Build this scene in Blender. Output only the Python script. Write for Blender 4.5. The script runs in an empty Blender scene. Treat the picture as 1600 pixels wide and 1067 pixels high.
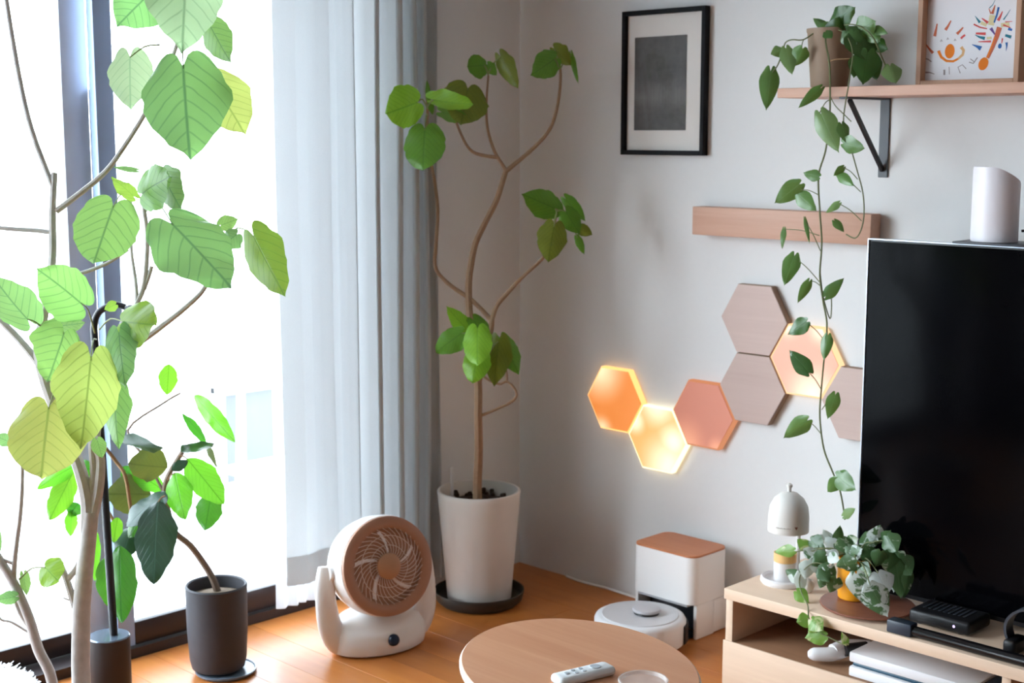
import bpy, bmesh, math, random
from mathutils import Vector, Matrix
from math import pi, sin, cos, tan, sqrt, radians
random.seed(7)
SC = bpy.context.scene
COL = SC.collection
# ------------------------------------------------------------------ camera, sky, exposure
FPX, PITCH, YAW = 2222.0, radians(8.3), radians(45)
CAM = Vector((3.083, -3.118, 1.35))
FW = Vector((-sin(YAW)*cos(PITCH), cos(YAW)*cos(PITCH), -sin(PITCH)))
RT = Vector((cos(YAW), sin(YAW), 0)); UP = RT.cross(FW)
cd = bpy.data.cameras.new('camera'); cam = bpy.data.objects.new('camera', cd); COL.objects.link(cam)
cam.location = CAM; cam.rotation_euler = (pi/2-PITCH, 0, YAW)
cd.sensor_width = 36; cd.lens = FPX*36/1600; cd.clip_start = .05; cd.clip_end = 200
cd.dof.use_dof = True; cd.dof.focus_distance = 2.75; cd.dof.aperture_fstop = 5.6
SC.camera = cam
W = bpy.data.worlds.new('overcast_sky'); SC.world = W; W.use_nodes = True
nt = W.node_tree; nt.nodes.clear()
wo = nt.nodes.new('ShaderNodeOutputWorld'); bg = nt.nodes.new('ShaderNodeBackground')
tc = nt.nodes.new('ShaderNodeTexCoord'); sx = nt.nodes.new('ShaderNodeSeparateXYZ'); rp = nt.nodes.new('ShaderNodeValToRGB')
rp.color_ramp.elements[0].position = .0; rp.color_ramp.elements[0].color = (.84, .93, 1, 1)
rp.color_ramp.elements[1].position = .6; rp.color_ramp.elements[1].color = (.72, .86, 1, 1)
nt.links.new(tc.outputs['Generated'], sx.inputs[0]); nt.links.new(sx.outputs[2], rp.inputs[0])
nt.links.new(rp.outputs[0], bg.inputs[0]); nt.links.new(bg.outputs[0], wo.inputs[0])
bg.inputs[1].default_value = 8.0
def portal(loc, rot, w, h):
    l = bpy.data.lights.new('window_portal', 'AREA'); l.shape = 'RECTANGLE'; l.size = w; l.size_y = h
    l.cycles.is_portal = True
    o = bpy.data.objects.new('window_portal', l); COL.objects.link(o); o.location = loc; o.rotation_euler = rot
portal((-.32, -1.96, 1.05), (0, -pi/2, 0), 2.1, 3.0)
portal((-.32, -5.0, 1.05), (0, -pi/2, 0), 2.1, 1.8)
sn = bpy.data.lights.new('hazy_sun', 'SUN'); sn.energy = 4.2; sn.angle = radians(48); sn.color = (.80, .92, 1)
so = bpy.data.objects.new('hazy_sun', sn); COL.objects.link(so)
so.rotation_euler = Vector((.52, .80, -.34)).to_track_quat('-Z', 'Y').to_euler(); so.location = (-4, -5, 3)
vs = SC.view_settings
SC.display_settings.display_device = 'sRGB'
vs.view_transform = 'Standard'; vs.look = 'None'; vs.gamma = 1; vs.use_curve_mapping = False; vs.exposure = 0.4
SC.cycles.max_bounces = 10; SC.cycles.diffuse_bounces = 6; SC.cycles.transparent_max_bounces = 16

# ------------------------------------------------------------------ pixel rays (1600x1067 frame) -> points in the room
def ray(x, y): return FW + RT*((x-800)/FPX) - UP*((y-533.5)/FPX)
def at(x, y, d): return CAM + ray(x, y)*d
def onZ(x, y, z=0): r = ray(x, y); return CAM + r*((z-CAM.z)/r.z)
def onY(x, y, Y): r = ray(x, y); return CAM + r*((Y-CAM.y)/r.y)
def onX(x, y, X): r = ray(x, y); return CAM + r*((X-CAM.x)/r.x)

# ------------------------------------------------------------------ node materials
def lin(c):
    return tuple(((v/255)/12.92 if v/255 <= .04045 else ((v/255+.055)/1.055)**2.4) for v in c)+(1,)
class N:
    def __init__(s, name):
        s.m = bpy.data.materials.new(name); s.m.use_nodes = True; s.t = s.m.node_tree; s.t.nodes.clear()
        s.out = s.t.nodes.new('ShaderNodeOutputMaterial')
    def n(s, typ, **k):
        x = s.t.nodes.new('ShaderNode'+typ)
        for a, v in k.items():
            if a.startswith('i_'):
                key = a[2:].replace('_', ' ')
                key = int(key) if key.isdigit() else key
                if hasattr(v, 'bl_rna') and isinstance(v, bpy.types.NodeSocket): s.t.links.new(v, x.inputs[key])
                else: x.inputs[key].default_value = v
            else: setattr(x, a, v)
        return x
    def math(s, op, a, b=0.0, c=0.0):
        x = s.t.nodes.new('ShaderNodeMath'); x.operation = op
        for i, v in enumerate((a, b, c)):
            if isinstance(v, bpy.types.NodeSocket): s.t.links.new(v, x.inputs[i])
            else: x.inputs[i].default_value = v
        return x.outputs[0]
    def mix(s, f, a, b):
        x = s.t.nodes.new('ShaderNodeMix'); x.data_type = 'RGBA'
        for i, v in ((0, f), (6, a), (7, b)):
            if isinstance(v, bpy.types.NodeSocket): s.t.links.new(v, x.inputs[i])
            else: x.inputs[i].default_value = v
        return x.outputs[2]
    def obj(s): return s.n('TexCoord').outputs['Object']
    def rnd(s): return s.n('ObjectInfo').outputs['Random']
    def hsv(s, col, v=None, h=None, sat=None):
        x = s.t.nodes.new('ShaderNodeHueSaturation')
        for key, q in (('Color', col), ('Value', v), ('Hue', h), ('Saturation', sat)):
            if q is None: continue
            if isinstance(q, bpy.types.NodeSocket): s.t.links.new(q, x.inputs[key])
            else: x.inputs[key].default_value = q
        return x.outputs[0]
    def fres(s, ior):
        b = s.n('NewGeometry').outputs['Backfacing']      # same reflectance from both sides of a thin surface
        i = s.math('ADD', s.math('MULTIPLY', b, 1/ior-ior), ior)
        return s.n('Fresnel', i_IOR=i).outputs[0]
    def done(s, sh): s.t.links.new(sh, s.out.inputs[0]); return s.m
def plain(name, rgb, rough=.6, var=.04, scale=30, metal=0, spec=.5, bump=0, coat=0, ior=1.45):
    m = N(name)
    nz = m.n('TexNoise', i_Vector=m.obj(), i_Scale=scale, i_Detail=3.0)
    c = lin(rgb); c1 = tuple(max(0, v*(1-var)) for v in c[:3])+(1,); c2 = tuple(min(1, v*(1+var)) for v in c[:3])+(1,)
    col = m.mix(nz.outputs[0], c1, c2)
    p = m.n('BsdfPrincipled', i_Base_Color=col, i_Roughness=rough, i_Metallic=metal, i_IOR=ior)
    p.inputs['Specular IOR Level'].default_value = spec; p.inputs['Coat Weight'].default_value = coat
    if bump:
        b = m.n('Bump', i_Height=nz.outputs[0], i_Strength=bump, i_Distance=.002)
        m.t.links.new(b.outputs[0], p.inputs['Normal'])
    return m.done(p.outputs[0])
def wood(name, rgb, dark, axis=0, rough=.45, scale=14, stretch=12, spec=.5, rand=.12, contrast=.8):
    m = N(name)
    mp = m.n('Mapping', i_Vector=m.obj())
    sc = [scale]*3; sc[axis] = scale/stretch; mp.inputs['Scale'].default_value = sc
    r = m.rnd()
    off = m.n('CombineXYZ', i_X=m.math('MULTIPLY', r, 17.0), i_Y=m.math('MULTIPLY', r, 31.0), i_Z=m.math('MULTIPLY', r, 9.0))
    m.t.links.new(off.outputs[0], mp.inputs['Location'])
    nz = m.n('TexNoise', i_Vector=mp.outputs[0], i_Scale=1.0, i_Detail=5.0, i_Roughness=.6, i_Distortion=.6)
    n2 = m.n('TexNoise', i_Vector=mp.outputs[0], i_Scale=5.0, i_Detail=2.0)
    f = m.math('ADD', m.math('MULTIPLY', nz.outputs[0], .75), m.math('MULTIPLY', n2.outputs[0], .25))
    f = m.n('MapRange', i_Value=f, i_From_Min=.3, i_From_Max=.7, i_To_Min=0.0, i_To_Max=contrast).outputs[0]
    col = m.mix(f, lin(rgb), lin(dark))
    col = m.hsv(col, v=m.math('ADD', m.math('MULTIPLY', r, rand), 1-rand/2))
    p = m.n('BsdfPrincipled', i_Base_Color=col, i_Roughness=rough)
    p.inputs['Specular IOR Level'].default_value = spec
    b = m.n('Bump', i_Height=n2.outputs[0], i_Strength=.06, i_Distance=.001)
    m.t.links.new(b.outputs[0], p.inputs['Normal'])
    return m.done(p.outputs[0])
def leafmat(name, a, b, vein, trans, tmix=.5, gloss=.08, rough=.35, nv=7, slope=.55, white=None, vw=.05, wth=.52):
    """leaf blade: UV x = -1..1 across, y = 0..1 along; midrib and side veins from UV, light passes through"""
    m = N(name)
    uv = m.n('UVMap').outputs[0]; s = m.n('SeparateXYZ', i_Vector=uv); wv = m.n('TexNoise', i_Vector=m.obj(), i_Scale=22.0, i_Detail=1.0).outputs[0]
    ux = m.math('ABSOLUTE', m.math('SUBTRACT', s.outputs[0], .0)); uy = s.outputs[1]
    mid = m.n('MapRange', i_Value=ux, i_From_Min=.012, i_From_Max=.045, i_To_Min=1.0, i_To_Max=0.0).outputs[0]
    t = m.math('ADD', m.math('MULTIPLY', m.math('SUBTRACT', uy, m.math('MULTIPLY', m.math('POWER', ux, 1.25), slope)), float(nv)), m.math('MULTIPLY', wv, .4))
    fr = m.math('ABSOLUTE', m.math('SUBTRACT', m.math('FRACT', t), .5))
    side = m.n('MapRange', i_Value=fr, i_From_Min=vw*.5, i_From_Max=vw*2, i_To_Min=.6, i_To_Max=0.0).outputs[0]
    side = m.math('MULTIPLY', side, m.n('MapRange', i_Value=ux, i_From_Min=.75, i_From_Max=1.0, i_To_Min=1.0, i_To_Max=.2).outputs[0])
    v = m.math('MAXIMUM', mid, side)
    nz = m.n('TexNoise', i_Vector=m.obj(), i_Scale=28.0, i_Detail=3.0)
    r = m.rnd()
    f = m.math('ADD', m.math('MULTIPLY', nz.outputs[0], .6), m.math('SUBTRACT', m.math('MULTIPLY', r, .9), .25)); 
    f = m.n('Clamp', i_Value=f).outputs[0]
    col = m.mix(f, lin(a), lin(b))
    tcol = m.mix(f, lin(trans), lin(tuple(min(255, q*1.06) for q in trans)))
    tcol = m.hsv(tcol, h=m.math('ADD', m.math('MULTIPLY', r, .03), .485), v=m.math('ADD', m.math('MULTIPLY', r, .2), .68), sat=.97)
    col = m.mix(m.math('MULTIPLY', v, .55), col, lin(vein)); tcol = m.mix(m.math('MULTIPLY', v, .7), tcol, lin(vein))
    if white:
        wn = m.n('TexNoise', i_Vector=m.n('VectorMath', operation='ADD', i_0=m.obj(), i_1=m.n('CombineXYZ', i_X=m.math('MULTIPLY', r, 40.0)).outputs[0]).outputs[0], i_Scale=42.0, i_Detail=4.0, i_Distortion=.8)
        wf = m.n('MapRange', i_Value=m.math('ADD', wn.outputs[0], m.math('MULTIPLY', m.math('SUBTRACT', r, .5), .3)), i_From_Min=wth, i_From_Max=wth+.06, i_To_Min=0.0, i_To_Max=.9).outputs[0]
        col = m.mix(wf, col, lin(white)); tcol = m.mix(wf, tcol, lin(white))
    d = m.n('BsdfDiffuse', i_Color=col); tr = m.n('BsdfTranslucent', i_Color=tcol)
    mx = m.n('MixShader', i_0=tmix); m.t.links.new(d.outputs[0], mx.inputs[1]); m.t.links.new(tr.outputs[0], mx.inputs[2])
    g = m.n('BsdfGlossy', i_Roughness=rough)
    fz = m.fres(1.4+gloss*2.5)
    mg = m.n('MixShader', i_0=m.math('MULTIPLY', fz, gloss*6)); m.t.links.new(mx.outputs[0], mg.inputs[1]); m.t.links.new(g.outputs[0], mg.inputs[2])
    bp = m.n('Bump', i_Height=m.math('MULTIPLY', v, -1.0), i_Strength=.2, i_Distance=.002)
    for x in (d, tr, g): m.t.links.new(bp.outputs[0], x.inputs['Normal'])
    return m.done(mg.outputs[0])
def cloth(name, rgb, tmix, open_=0):
    m = N(name)
    nz = m.n('TexNoise', i_Vector=m.obj(), i_Scale=300.0, i_Detail=1.0)
    c = lin(rgb)
    col = m.mix(nz.outputs[0], tuple(v*.94 for v in c[:3])+(1,), c)
    d = m.n('BsdfDiffuse', i_Color=col); t = m.n('BsdfTranslucent', i_Color=col)
    mx = m.n('MixShader', i_0=tmix); m.t.links.new(d.outputs[0], mx.inputs[1]); m.t.links.new(t.outputs[0], mx.inputs[2])
    if open_:
        q = m.n('BsdfTransparent'); m2 = m.n('MixShader', i_0=open_); m.t.links.new(mx.outputs[0], m2.inputs[1]); m.t.links.new(q.outputs[0], m2.inputs[2]); mx = m2
    return m.done(mx.outputs[0])
def glassmat(name, tint=(1, 1, 1, 1), refl=1.0, ior=1.45):
    m = N(name)
    nz = m.n('TexNoise', i_Vector=m.obj(), i_Scale=3.0)
    t = m.n('BsdfTransparent', i_Color=m.mix(nz.outputs[0], tint, tuple(v*.985 for v in tint[:3])+(1,))); g = m.n('BsdfGlossy', i_Roughness=.03)
    f = m.math('MULTIPLY', m.fres(ior), refl)
    mx = m.n('MixShader', i_0=f); m.t.links.new(t.outputs[0], mx.inputs[1]); m.t.links.new(g.outputs[0], mx.inputs[2])
    return m.done(mx.outputs[0])
def emit(name, rgb, strength):
    m = N(name)
    nz = m.n('TexNoise', i_Vector=m.obj(), i_Scale=5.0)
    c = lin(rgb)
    e = m.n('Emission', i_Color=m.mix(nz.outputs[0], c, tuple(v*.95 for v in c[:3])+(1,)), i_Strength=strength*.9)
    return m.done(e.outputs[0])
def lit_wood(name, c1, c2, s1, s2, spot, base=(205, 165, 140)):
    """thin wood veneer over LEDs: glow spreads from the LED corners (points in object space, metres)"""
    m = N(name)
    o = m.obj(); glow = None
    for (x, z, rad) in spot:
        d = m.n('VectorMath', operation='DISTANCE', i_0=o, i_1=(x, 0, z)).outputs['Value']
        g = m.n('MapRange', i_Value=d, i_From_Min=0.0, i_From_Max=rad, i_To_Min=1.0, i_To_Max=0.0).outputs[0]
        g.node.interpolation_type = 'SMOOTHSTEP'
        glow = g if glow is None else m.math('MAXIMUM', glow, g)
    nz = m.n('TexNoise', i_Vector=o, i_Scale=18.0, i_Detail=4.0)
    glow = m.math('MULTIPLY', glow, m.math('ADD', m.math('MULTIPLY', nz.outputs[0], .3), .85))
    col = m.mix(glow, lin(c1), lin(c2)); st = m.math('ADD', m.math('MULTIPLY', glow, s2-s1), s1)
    p = m.n('BsdfPrincipled', i_Base_Color=lin(base), i_Roughness=.5, i_Emission_Color=col, i_Emission_Strength=m.math('MULTIPLY', st, .75))
    return m.done(p.outputs[0])

# ------------------------------------------------------------------ mesh builder
WLOC = {}
class MB:
    def __init__(s): s.v = []; s.f = []; s.uv = None; s.M = Matrix.Identity(4)
    def P(s, p): s.v.append(tuple(s.M @ Vector(p))); return len(s.v)-1
    def box(s, a, b, bev=0, seg=2):
        lo = [min(a[i], b[i]) for i in range(3)]; hi = [max(a[i], b[i]) for i in range(3)]
        bm = bmesh.new(); bmesh.ops.create_cube(bm, size=1)
        for v in bm.verts:
            for i in range(3): v.co[i] = (lo[i]+hi[i])/2 + v.co[i]*(hi[i]-lo[i])
        if bev: bmesh.ops.bevel(bm, geom=bm.edges[:], offset=min(bev, .49*min(hi[i]-lo[i] for i in range(3))), segments=seg, affect='EDGES', profile=.5)
        s.bm(bm); return s
    def bm(s, bm):
        bm.verts.ensure_lookup_table(); k = len(s.v)
        for i, v in enumerate(bm.verts): v.index = i; s.v.append(tuple(s.M @ v.co))
        for f in bm.faces: s.f.append(tuple(k+v.index for v in f.verts))
        bm.free()
    def lathe(s, prof, c=(0, 0, 0), seg=40, ex=1, ey=1):
        k = len(s.v); n = len(prof)
        for i in range(seg):
            a = 2*pi*i/seg
            for r, z in prof: s.P((c[0]+r*cos(a)*ex, c[1]+r*sin(a)*ey, c[2]+z))
        for i in range(seg):
            j = (i+1) % seg
            for q in range(n-1):
                s.f.append((k+i*n+q, k+j*n+q, k+j*n+q+1, k+i*n+q+1))
        if prof[0][0] > 1e-6: s.f.append(tuple(k+i*n for i in reversed(range(seg))))
        if prof[-1][0] > 1e-6: s.f.append(tuple(k+i*n+n-1 for i in range(seg)))
        return s
    def tube(s, pts, rad, seg=8, sub=4, squash=None):
        pts = [Vector(p) for p in pts]
        if not isinstance(rad, (list, tuple)): rad = [rad]*len(pts)
        P, R = [], []
        for i in range(len(pts)-1):
            p0 = pts[max(i-1, 0)]; p1 = pts[i]; p2 = pts[i+1]; p3 = pts[min(i+2, len(pts)-1)]
            for q in range(sub):
                t = q/sub; t2 = t*t; t3 = t2*t
                P.append(.5*((2*p1)+(p2-p0)*t+(2*p0-5*p1+4*p2-p3)*t2+(3*p1-p0-3*p2+p3)*t3)); R.append(rad[i]*(1-t)+rad[i+1]*t)
        P.append(pts[-1]); R.append(rad[-1]); k = len(s.v); side = None
        for i, p in enumerate(P):
            T = (P[min(i+1, len(P)-1)]-P[max(i-1, 0)])
            T = T.normalized() if T.length > 1e-9 else Vector((0, 0, 1))
            if side is None:
                side = T.cross(Vector((0, 0, 1)) if abs(T.z) < .9 else Vector((1, 0, 0))).normalized()
            side = (side-T*side.dot(T)).normalized(); u2 = T.cross(side)
            for j in range(seg):
                a = 2*pi*j/seg; s.P(p+side*(cos(a)*R[i])+u2*(sin(a)*R[i]*(squash or 1)))
        for i in range(len(P)-1):
            for j in range(seg):
                j2 = (j+1) % seg; s.f.append((k+i*seg+j, k+i*seg+j2, k+(i+1)*seg+j2, k+(i+1)*seg+j))
        s.f.append(tuple(k+j for j in reversed(range(seg)))); e = k+(len(P)-1)*seg; s.f.append(tuple(e+j for j in range(seg)))
        return s
    def prism(s, poly, fn, d0, d1):
        """poly 2D outline; fn(u,v,d) -> point; extruded from depth d0 to d1"""
        k = len(s.v); n = len(poly)
        for d in (d0, d1):
            for u, v in poly: s.P(fn(u, v, d))
        s.f.append(tuple(range(k, k+n))); s.f.append(tuple(k+n+i for i in reversed(range(n))))
        for i in range(n): j = (i+1) % n; s.f.append((k+i, k+n+i, k+n+j, k+j))
        return s
    def build(s, name, mat, parent=None, smooth=True, angle=40):
        me = bpy.data.meshes.new(name)
        xs = list(zip(*s.v)); c = Vector([(min(q)+max(q))/2 for q in xs])
        me.from_pydata([tuple(Vector(v)-c) for v in s.v], [], s.f)
        if s.uv:
            l = me.uv_layers.new(name='UVMap')
            for p in me.polygons:
                for li in p.loop_indices: l.data[li].uv = s.uv[me.loops[li].vertex_index]
        bm = bmesh.new(); bm.from_mesh(me)
        if not s.uv: bmesh.ops.recalc_face_normals(bm, faces=bm.faces)
        if smooth:
            for f in bm.faces: f.smooth = True
            for e in bm.edges:
                if len(e.link_faces) == 2 and e.calc_face_angle(0) > radians(angle): e.smooth = False
        bm.to_mesh(me); bm.free()
        me.materials.append(mat)
        o = bpy.data.objects.new(name, me); COL.objects.link(o)
        if parent: o.parent = parent; o.location = c-WLOC[parent.name]
        else: o.location = c
        WLOC[o.name] = c
        return o
def tag(o, label, cat, group=None, kind=None):
    o['label'] = label; o['category'] = cat
    if group: o['group'] = group
    if kind: o['kind'] = kind
    return o
def thing(name, label, cat, loc, group=None):
    o = bpy.data.objects.new(name, None); COL.objects.link(o); o.location = Vector(loc); o.empty_display_size = .05
    WLOC[o.name] = Vector(loc); return tag(o, label, cat, group)
def struct(o): o['kind'] = 'structure'; return o

# ------------------------------------------------------------------ leaves
def _out(b, pk, pw, q, tip=.9):
    def f(s):
        if s < pk: return b+(1-b)*sin(pi/2*s/pk)
        t = (s-pk)/(1-pk); w = max(0, 1-t**pw)**q
        if s > tip: w *= 1-.55*((s-tip)/(1-tip))**.8
        return w
    return f
PROF = {'heart': (_out(.72, .30, 1.6, .88, .86), .17, .035), 'rounded': (_out(.74, .36, 2.0, .78, .92), .16, .03),
        'oval': (lambda s: max(0, sin(pi*min(1, s)**.86))**.72, 0, .05), 'pothos': (_out(.60, .26, 1.55, .95, .85), .14, .0)}
def blade(mb, B, T, Nn, L, Wd, shape='heart', arch=.06, cup=.12, wave=.03, rows=12, cols=10, twist=0):
    prof, lobe, jag = PROF[shape]; T = T.normalized(); Nn = (Nn-T*Nn.dot(T)).normalized(); X = T.cross(Nn)
    uv = []; k = len(mb.v); ph = random.random()*6; n = 0
    for i in range(rows+1):
        s = (1-cos(pi*i/rows))/2*.65+.35*i/rows
        w = prof(s)
        if i == rows: w = .0
        for j in range(cols+1):
            v = 2*j/cols-1; av = abs(v)
            edge = 1+jag*(sin(s*17+ph+(3 if v > 0 else 0))+.7*sin(s*31+ph*2.3+(1.7 if v > 0 else 0)))*(av**3)
            x = Wd/2*w*v*edge
            y = L*(s-lobe*(1-s)**3*(max(0, sin(pi*min(1, av**.8)))**.8+.12*av))
            z = arch*L*4*s*(1-s)*.5 - cup*Wd*av**1.5*w + wave*Wd*(sin(s*11+ph+(v*2.0))+.5*sin(s*23+ph*1.7+v))*av
            a = twist*s; xx = x*cos(a); z += x*sin(a)
            p = B+T*y+X*xx+Nn*z
            mb.v.append(tuple(p)); uv.append((w*v, y/L))
    c1 = cols+1
    for i in range(rows):
        for j in range(cols): mb.f.append((k+i*c1+j, k+i*c1+j+1, k+(i+1)*c1+j+1, k+(i+1)*c1+j))
    mb.uv = (mb.uv or [])+uv
def leaf(parent, mat, base, tip, wpx, d, dt=None, roll=0, shape='heart', pet=None, petmat=None, arch=None, cup=None, wave=.035, rows=16, cols=12, twist=None, petr=1.2):
    """base/tip in frame pixels, d depth of the base (m), dt depth of the tip, roll turns the blade about its midrib"""
    B = at(base[0], base[1], d); E = at(tip[0], tip[1], d if dt is None else dt)
    ax = E-B; L = ax.length; T = ax.normalized(); view = (CAM-B).normalized()
    Nn = view-T*view.dot(T)
    if Nn.length < 1e-3: Nn = UP.copy()
    Nn.normalize(); Nn = Matrix.Rotation(radians(roll), 3, T) @ Nn
    Wd = wpx*d/FPX/max(.35, cos(radians(roll)))
    mb = MB(); blade(mb, B, T, Nn, L, Wd, shape, random.uniform(.02, .1) if arch is None else arch, random.uniform(.04, .16) if cup is None else cup, wave, rows, cols, random.uniform(-.15, .15) if twist is None else twist)
    o = mb.build('leaf', mat, parent, angle=180)
    if pet is not None:
        q = MB(); A = at(pet[0], pet[1], pet[2] if len(pet) > 2 else d)
        m = (A+B)/2+Vector((0, 0, .12*(A-B).length))
        q.tube([A, m, B+T*L*.02], [petr*1.2*d/FPX, petr*d/FPX, petr*.8*d/FPX], seg=6, sub=3).build('petiole', petmat, o)
    return o
def branch(name, parent, mat, pts, r0, r1, d=None, sub=4, seg=8):
    """pts (px, py[, depth]); radii in pixels"""
    P = []; n = len(pts); R = []
    for i, p in enumerate(pts):
        dd = p[2] if len(p) > 2 else d
        P.append(at(p[0], p[1], dd)); R.append((r0+(r1-r0)*i/(n-1))*dd/FPX)
    return MB().tube(P, R, seg=seg, sub=sub).build(name, mat, parent)

# ------------------------------------------------------------------ materials
M_wall = plain('wallpaper', (222, 222, 221), .85, .015, 60, spec=.2, bump=.12)
M_far = plain('unseen_wall_dark', (84, 80, 78), .9, .03)  # walls out of view, darkened to cut bounce light
M_ceil = plain('ceiling_paper', (205, 204, 202), .9, .01, 40, spec=.2)
M_floor = wood('floor_oak', (202, 128, 62), (168, 92, 38), 0, .33, 9, 10, .5, .16)
M_sub = plain('subfloor', (92, 52, 26), .7)
M_frame = plain('dark_window_metal', (50, 40, 40), .35, .05, 20, spec=.5)
M_stile = plain('flare_washed_stile', (150, 172, 208), .35, .05, 20)  # same dark frame, lightened: window flare painted into the colour
M_frame_out = plain('flare_washed_outer_stile', (206, 214, 226), .3, .05, 20, spec=.6)  # outer stiles paler still, the flare wash is in their colour
M_glass = glassmat('window_glass')
M_sheer = cloth('sheer_white_cloth', (236, 238, 241), .35, .5)
M_drape = cloth('pale_grey_cloth', (203, 206, 207), .24)
M_white = plain('white_plastic', (236, 234, 232), .4, .01)
M_white2 = plain('matt_white_plastic', (226, 226, 228), .5, .01)
M_black = plain('black_plastic', (22, 22, 25), .45, .05)
M_black_gl = plain('black_gloss', (10, 10, 13), .15, .05)
M_darkgrey = plain('dark_grey_plastic', (52, 56, 64), .4, .05)
M_steel = plain('grey_steel', (84, 87, 92), .5, .08, 50)
M_bark = plain('grey_bark', (206, 202, 199), .8, .22, 60, spec=.2, bump=.5)
M_bark2 = plain('brown_bark', (150, 122, 98), .8, .2, 80, spec=.2, bump=.5)
M_twig = plain('tan_twig', (150, 118, 84), .7, .2, 80, spec=.2)
M_pet = plain('green_stalk', (128, 140, 84), .6, .1, 80)
M_vine = plain('olive_vine', (104, 112, 74), .6, .1, 80)
M_soil = plain('potting_soil', (52, 38, 30), .95, .5, 150, bump=1)
M_pot_w = plain('white_glazed_pot', (216, 211, 205), .55, .03, 25, bump=.1)
M_pot_k = plain('charcoal_pot', (58, 58, 64), .6, .1, 60, bump=.15)
M_sauc = plain('dark_olive_saucer', (52, 50, 46), .5, .08)
M_pot_b = plain('taupe_pot', (150, 128, 108), .6, .06, 30, bump=.1)
M_pot_o = plain('orange_glazed_pot', (240, 160, 30), .4, .05, 20)
M_beech = wood('pale_beech', (221, 195, 170), (206, 178, 152), 0, .5, 20, 14, .4, .02)
M_beechy = wood('pale_beech_side', (221, 195, 170), (206, 178, 152), 1, .5, 20, 14, .4, .02)
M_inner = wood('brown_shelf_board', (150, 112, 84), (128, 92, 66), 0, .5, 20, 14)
M_shelf = wood('reddish_pine', (202, 160, 138), (182, 138, 114), 0, .5, 26, 16, .4, .02)
M_table = wood('table_ash', (212, 158, 122), (190, 130, 94), 0, .4, 18, 18, .5, .02)
M_cherry = wood('cherry_lid', (206, 132, 88), (186, 110, 70), 0, .45, 24, 14)
M_walnut = wood('dark_round_wood', (150, 96, 76), (120, 72, 56), 0, .35, 24, 10)
M_rose = plain('rose_brown_plastic', (166, 124, 102), .45, .04)
M_hex = wood('hex_veneer', (198, 174, 164), (184, 158, 148), 0, .5, 26, 22, .4, .1, .7)
M_hexside = plain('hex_edge', (146, 118, 96), .6, .06)
M_paper = plain('white_paper', (228, 228, 232), .8, .01)
M_tv = plain('tv_screen', (4, 4, 6), .1, .05, spec=.12, ior=1.3)
M_silver = plain('silver_bezel', (196, 205, 216), .3, .02, metal=.5)

# ------------------------------------------------------------------ room shell
XF, YB, ZC = 5.5, -6.5, 2.42
YW0, YW1, YW2, YW3, ZW = -.52, -3.4, -4.1, -5.9, 2.02      # window openings along the window wall
fl = MB(); fl.box((-.3, -3.2, -.06), (XF, .0, -.013)); fl.box((-.3, YB, -.06), (XF, -3.2, 0))
floor = struct(fl.build('floor', M_sub))
pw = .105; row = 0; y = 0.0; pr = {}
while y > -3.15:
    xs = -.115 - (row*.63 % 1.5); 
    while xs < XF:
        a, b = max(xs, -.115), min(xs+1.8, XF)
        if b-a > .05:
            key = round(b-a, 3)
            if key not in pr:
                o = MB().box((a+.0003, y-pw+.0003, -.0125), (b-.0003, y-.0003, 0), .0004, 1).build('floor_plank', M_floor, floor); pr[key] = o
            else:
                o = pr[key].copy(); COL.objects.link(o); o.location = Vector(((a+b)/2, y-pw/2, -.0065))-WLOC[floor.name]
        xs += 1.8
    y -= pw; row += 1
struct(MB().box((-.3, YB, ZC), (XF, .1, ZC+.1)).build('ceiling', M_ceil))
w = MB()
w.box((-.26, .1, -.06), (0, YW0, ZC)); w.box((-.26, YW1, 0), (0, YW2, ZC)); w.box((-.26, YW3, 0), (0, YB, ZC))
w.box((-.26, YW0, ZW), (0, YW1, ZC)); w.box((-.26, YW2, ZW), (0, YW3, ZC)); w.box((-.26, YW2, 0), (0, YW3, .02))
struct(w.build('wall_left', M_wall))
struct(MB().box((0, 0, -.06), (XF, .1, ZC)).build('wall_right', M_wall))
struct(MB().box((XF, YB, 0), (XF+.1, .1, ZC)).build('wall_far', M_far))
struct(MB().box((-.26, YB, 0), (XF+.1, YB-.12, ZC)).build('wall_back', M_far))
# main sliding window (seen) and the second one further along the same wall
def sash(parent, x0, x1, ya, yb, zb, zt, st, mat, railb, smat):
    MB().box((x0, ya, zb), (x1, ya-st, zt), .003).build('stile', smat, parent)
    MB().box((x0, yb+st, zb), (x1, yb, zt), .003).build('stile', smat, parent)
    MB().box((x0, ya-st, zb), (x1, yb+st, zb+railb), .003).build('bottom_rail', mat, parent)
    MB().box((x0, ya-st, zt-.05), (x1, yb+st, zt), .003).build('top_rail', mat, parent)
    MB().box(((x0+x1)/2-.003, ya-st, zb+railb), ((x0+x1)/2+.003, yb+st, zt-.05)).build('pane', M_glass, parent)
def window(name, y0, y1, split, z0, z1):
    f = MB(); f.box((-.255, y0, z0), (-.118, y1, z0+.026)); f.box((-.255, y0, z1-.03), (-.118, y1, z1)); f.box((-.255, y0, z0+.026), (-.118, y0-.03, z1-.03)); f.box((-.255, y1+.03, z0+.026), (-.118, y1, z1-.03))
    o = struct(f.build(name, M_frame))
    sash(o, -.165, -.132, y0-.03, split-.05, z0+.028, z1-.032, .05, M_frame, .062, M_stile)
    y2 = max(y1+.03, split-1.05)
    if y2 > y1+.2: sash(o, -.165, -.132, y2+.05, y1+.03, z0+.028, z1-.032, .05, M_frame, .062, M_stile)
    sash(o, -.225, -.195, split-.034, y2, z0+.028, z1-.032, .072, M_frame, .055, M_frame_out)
    return o
win = window('window_1', YW0, YW1, -1.293, 0, ZW)
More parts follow.
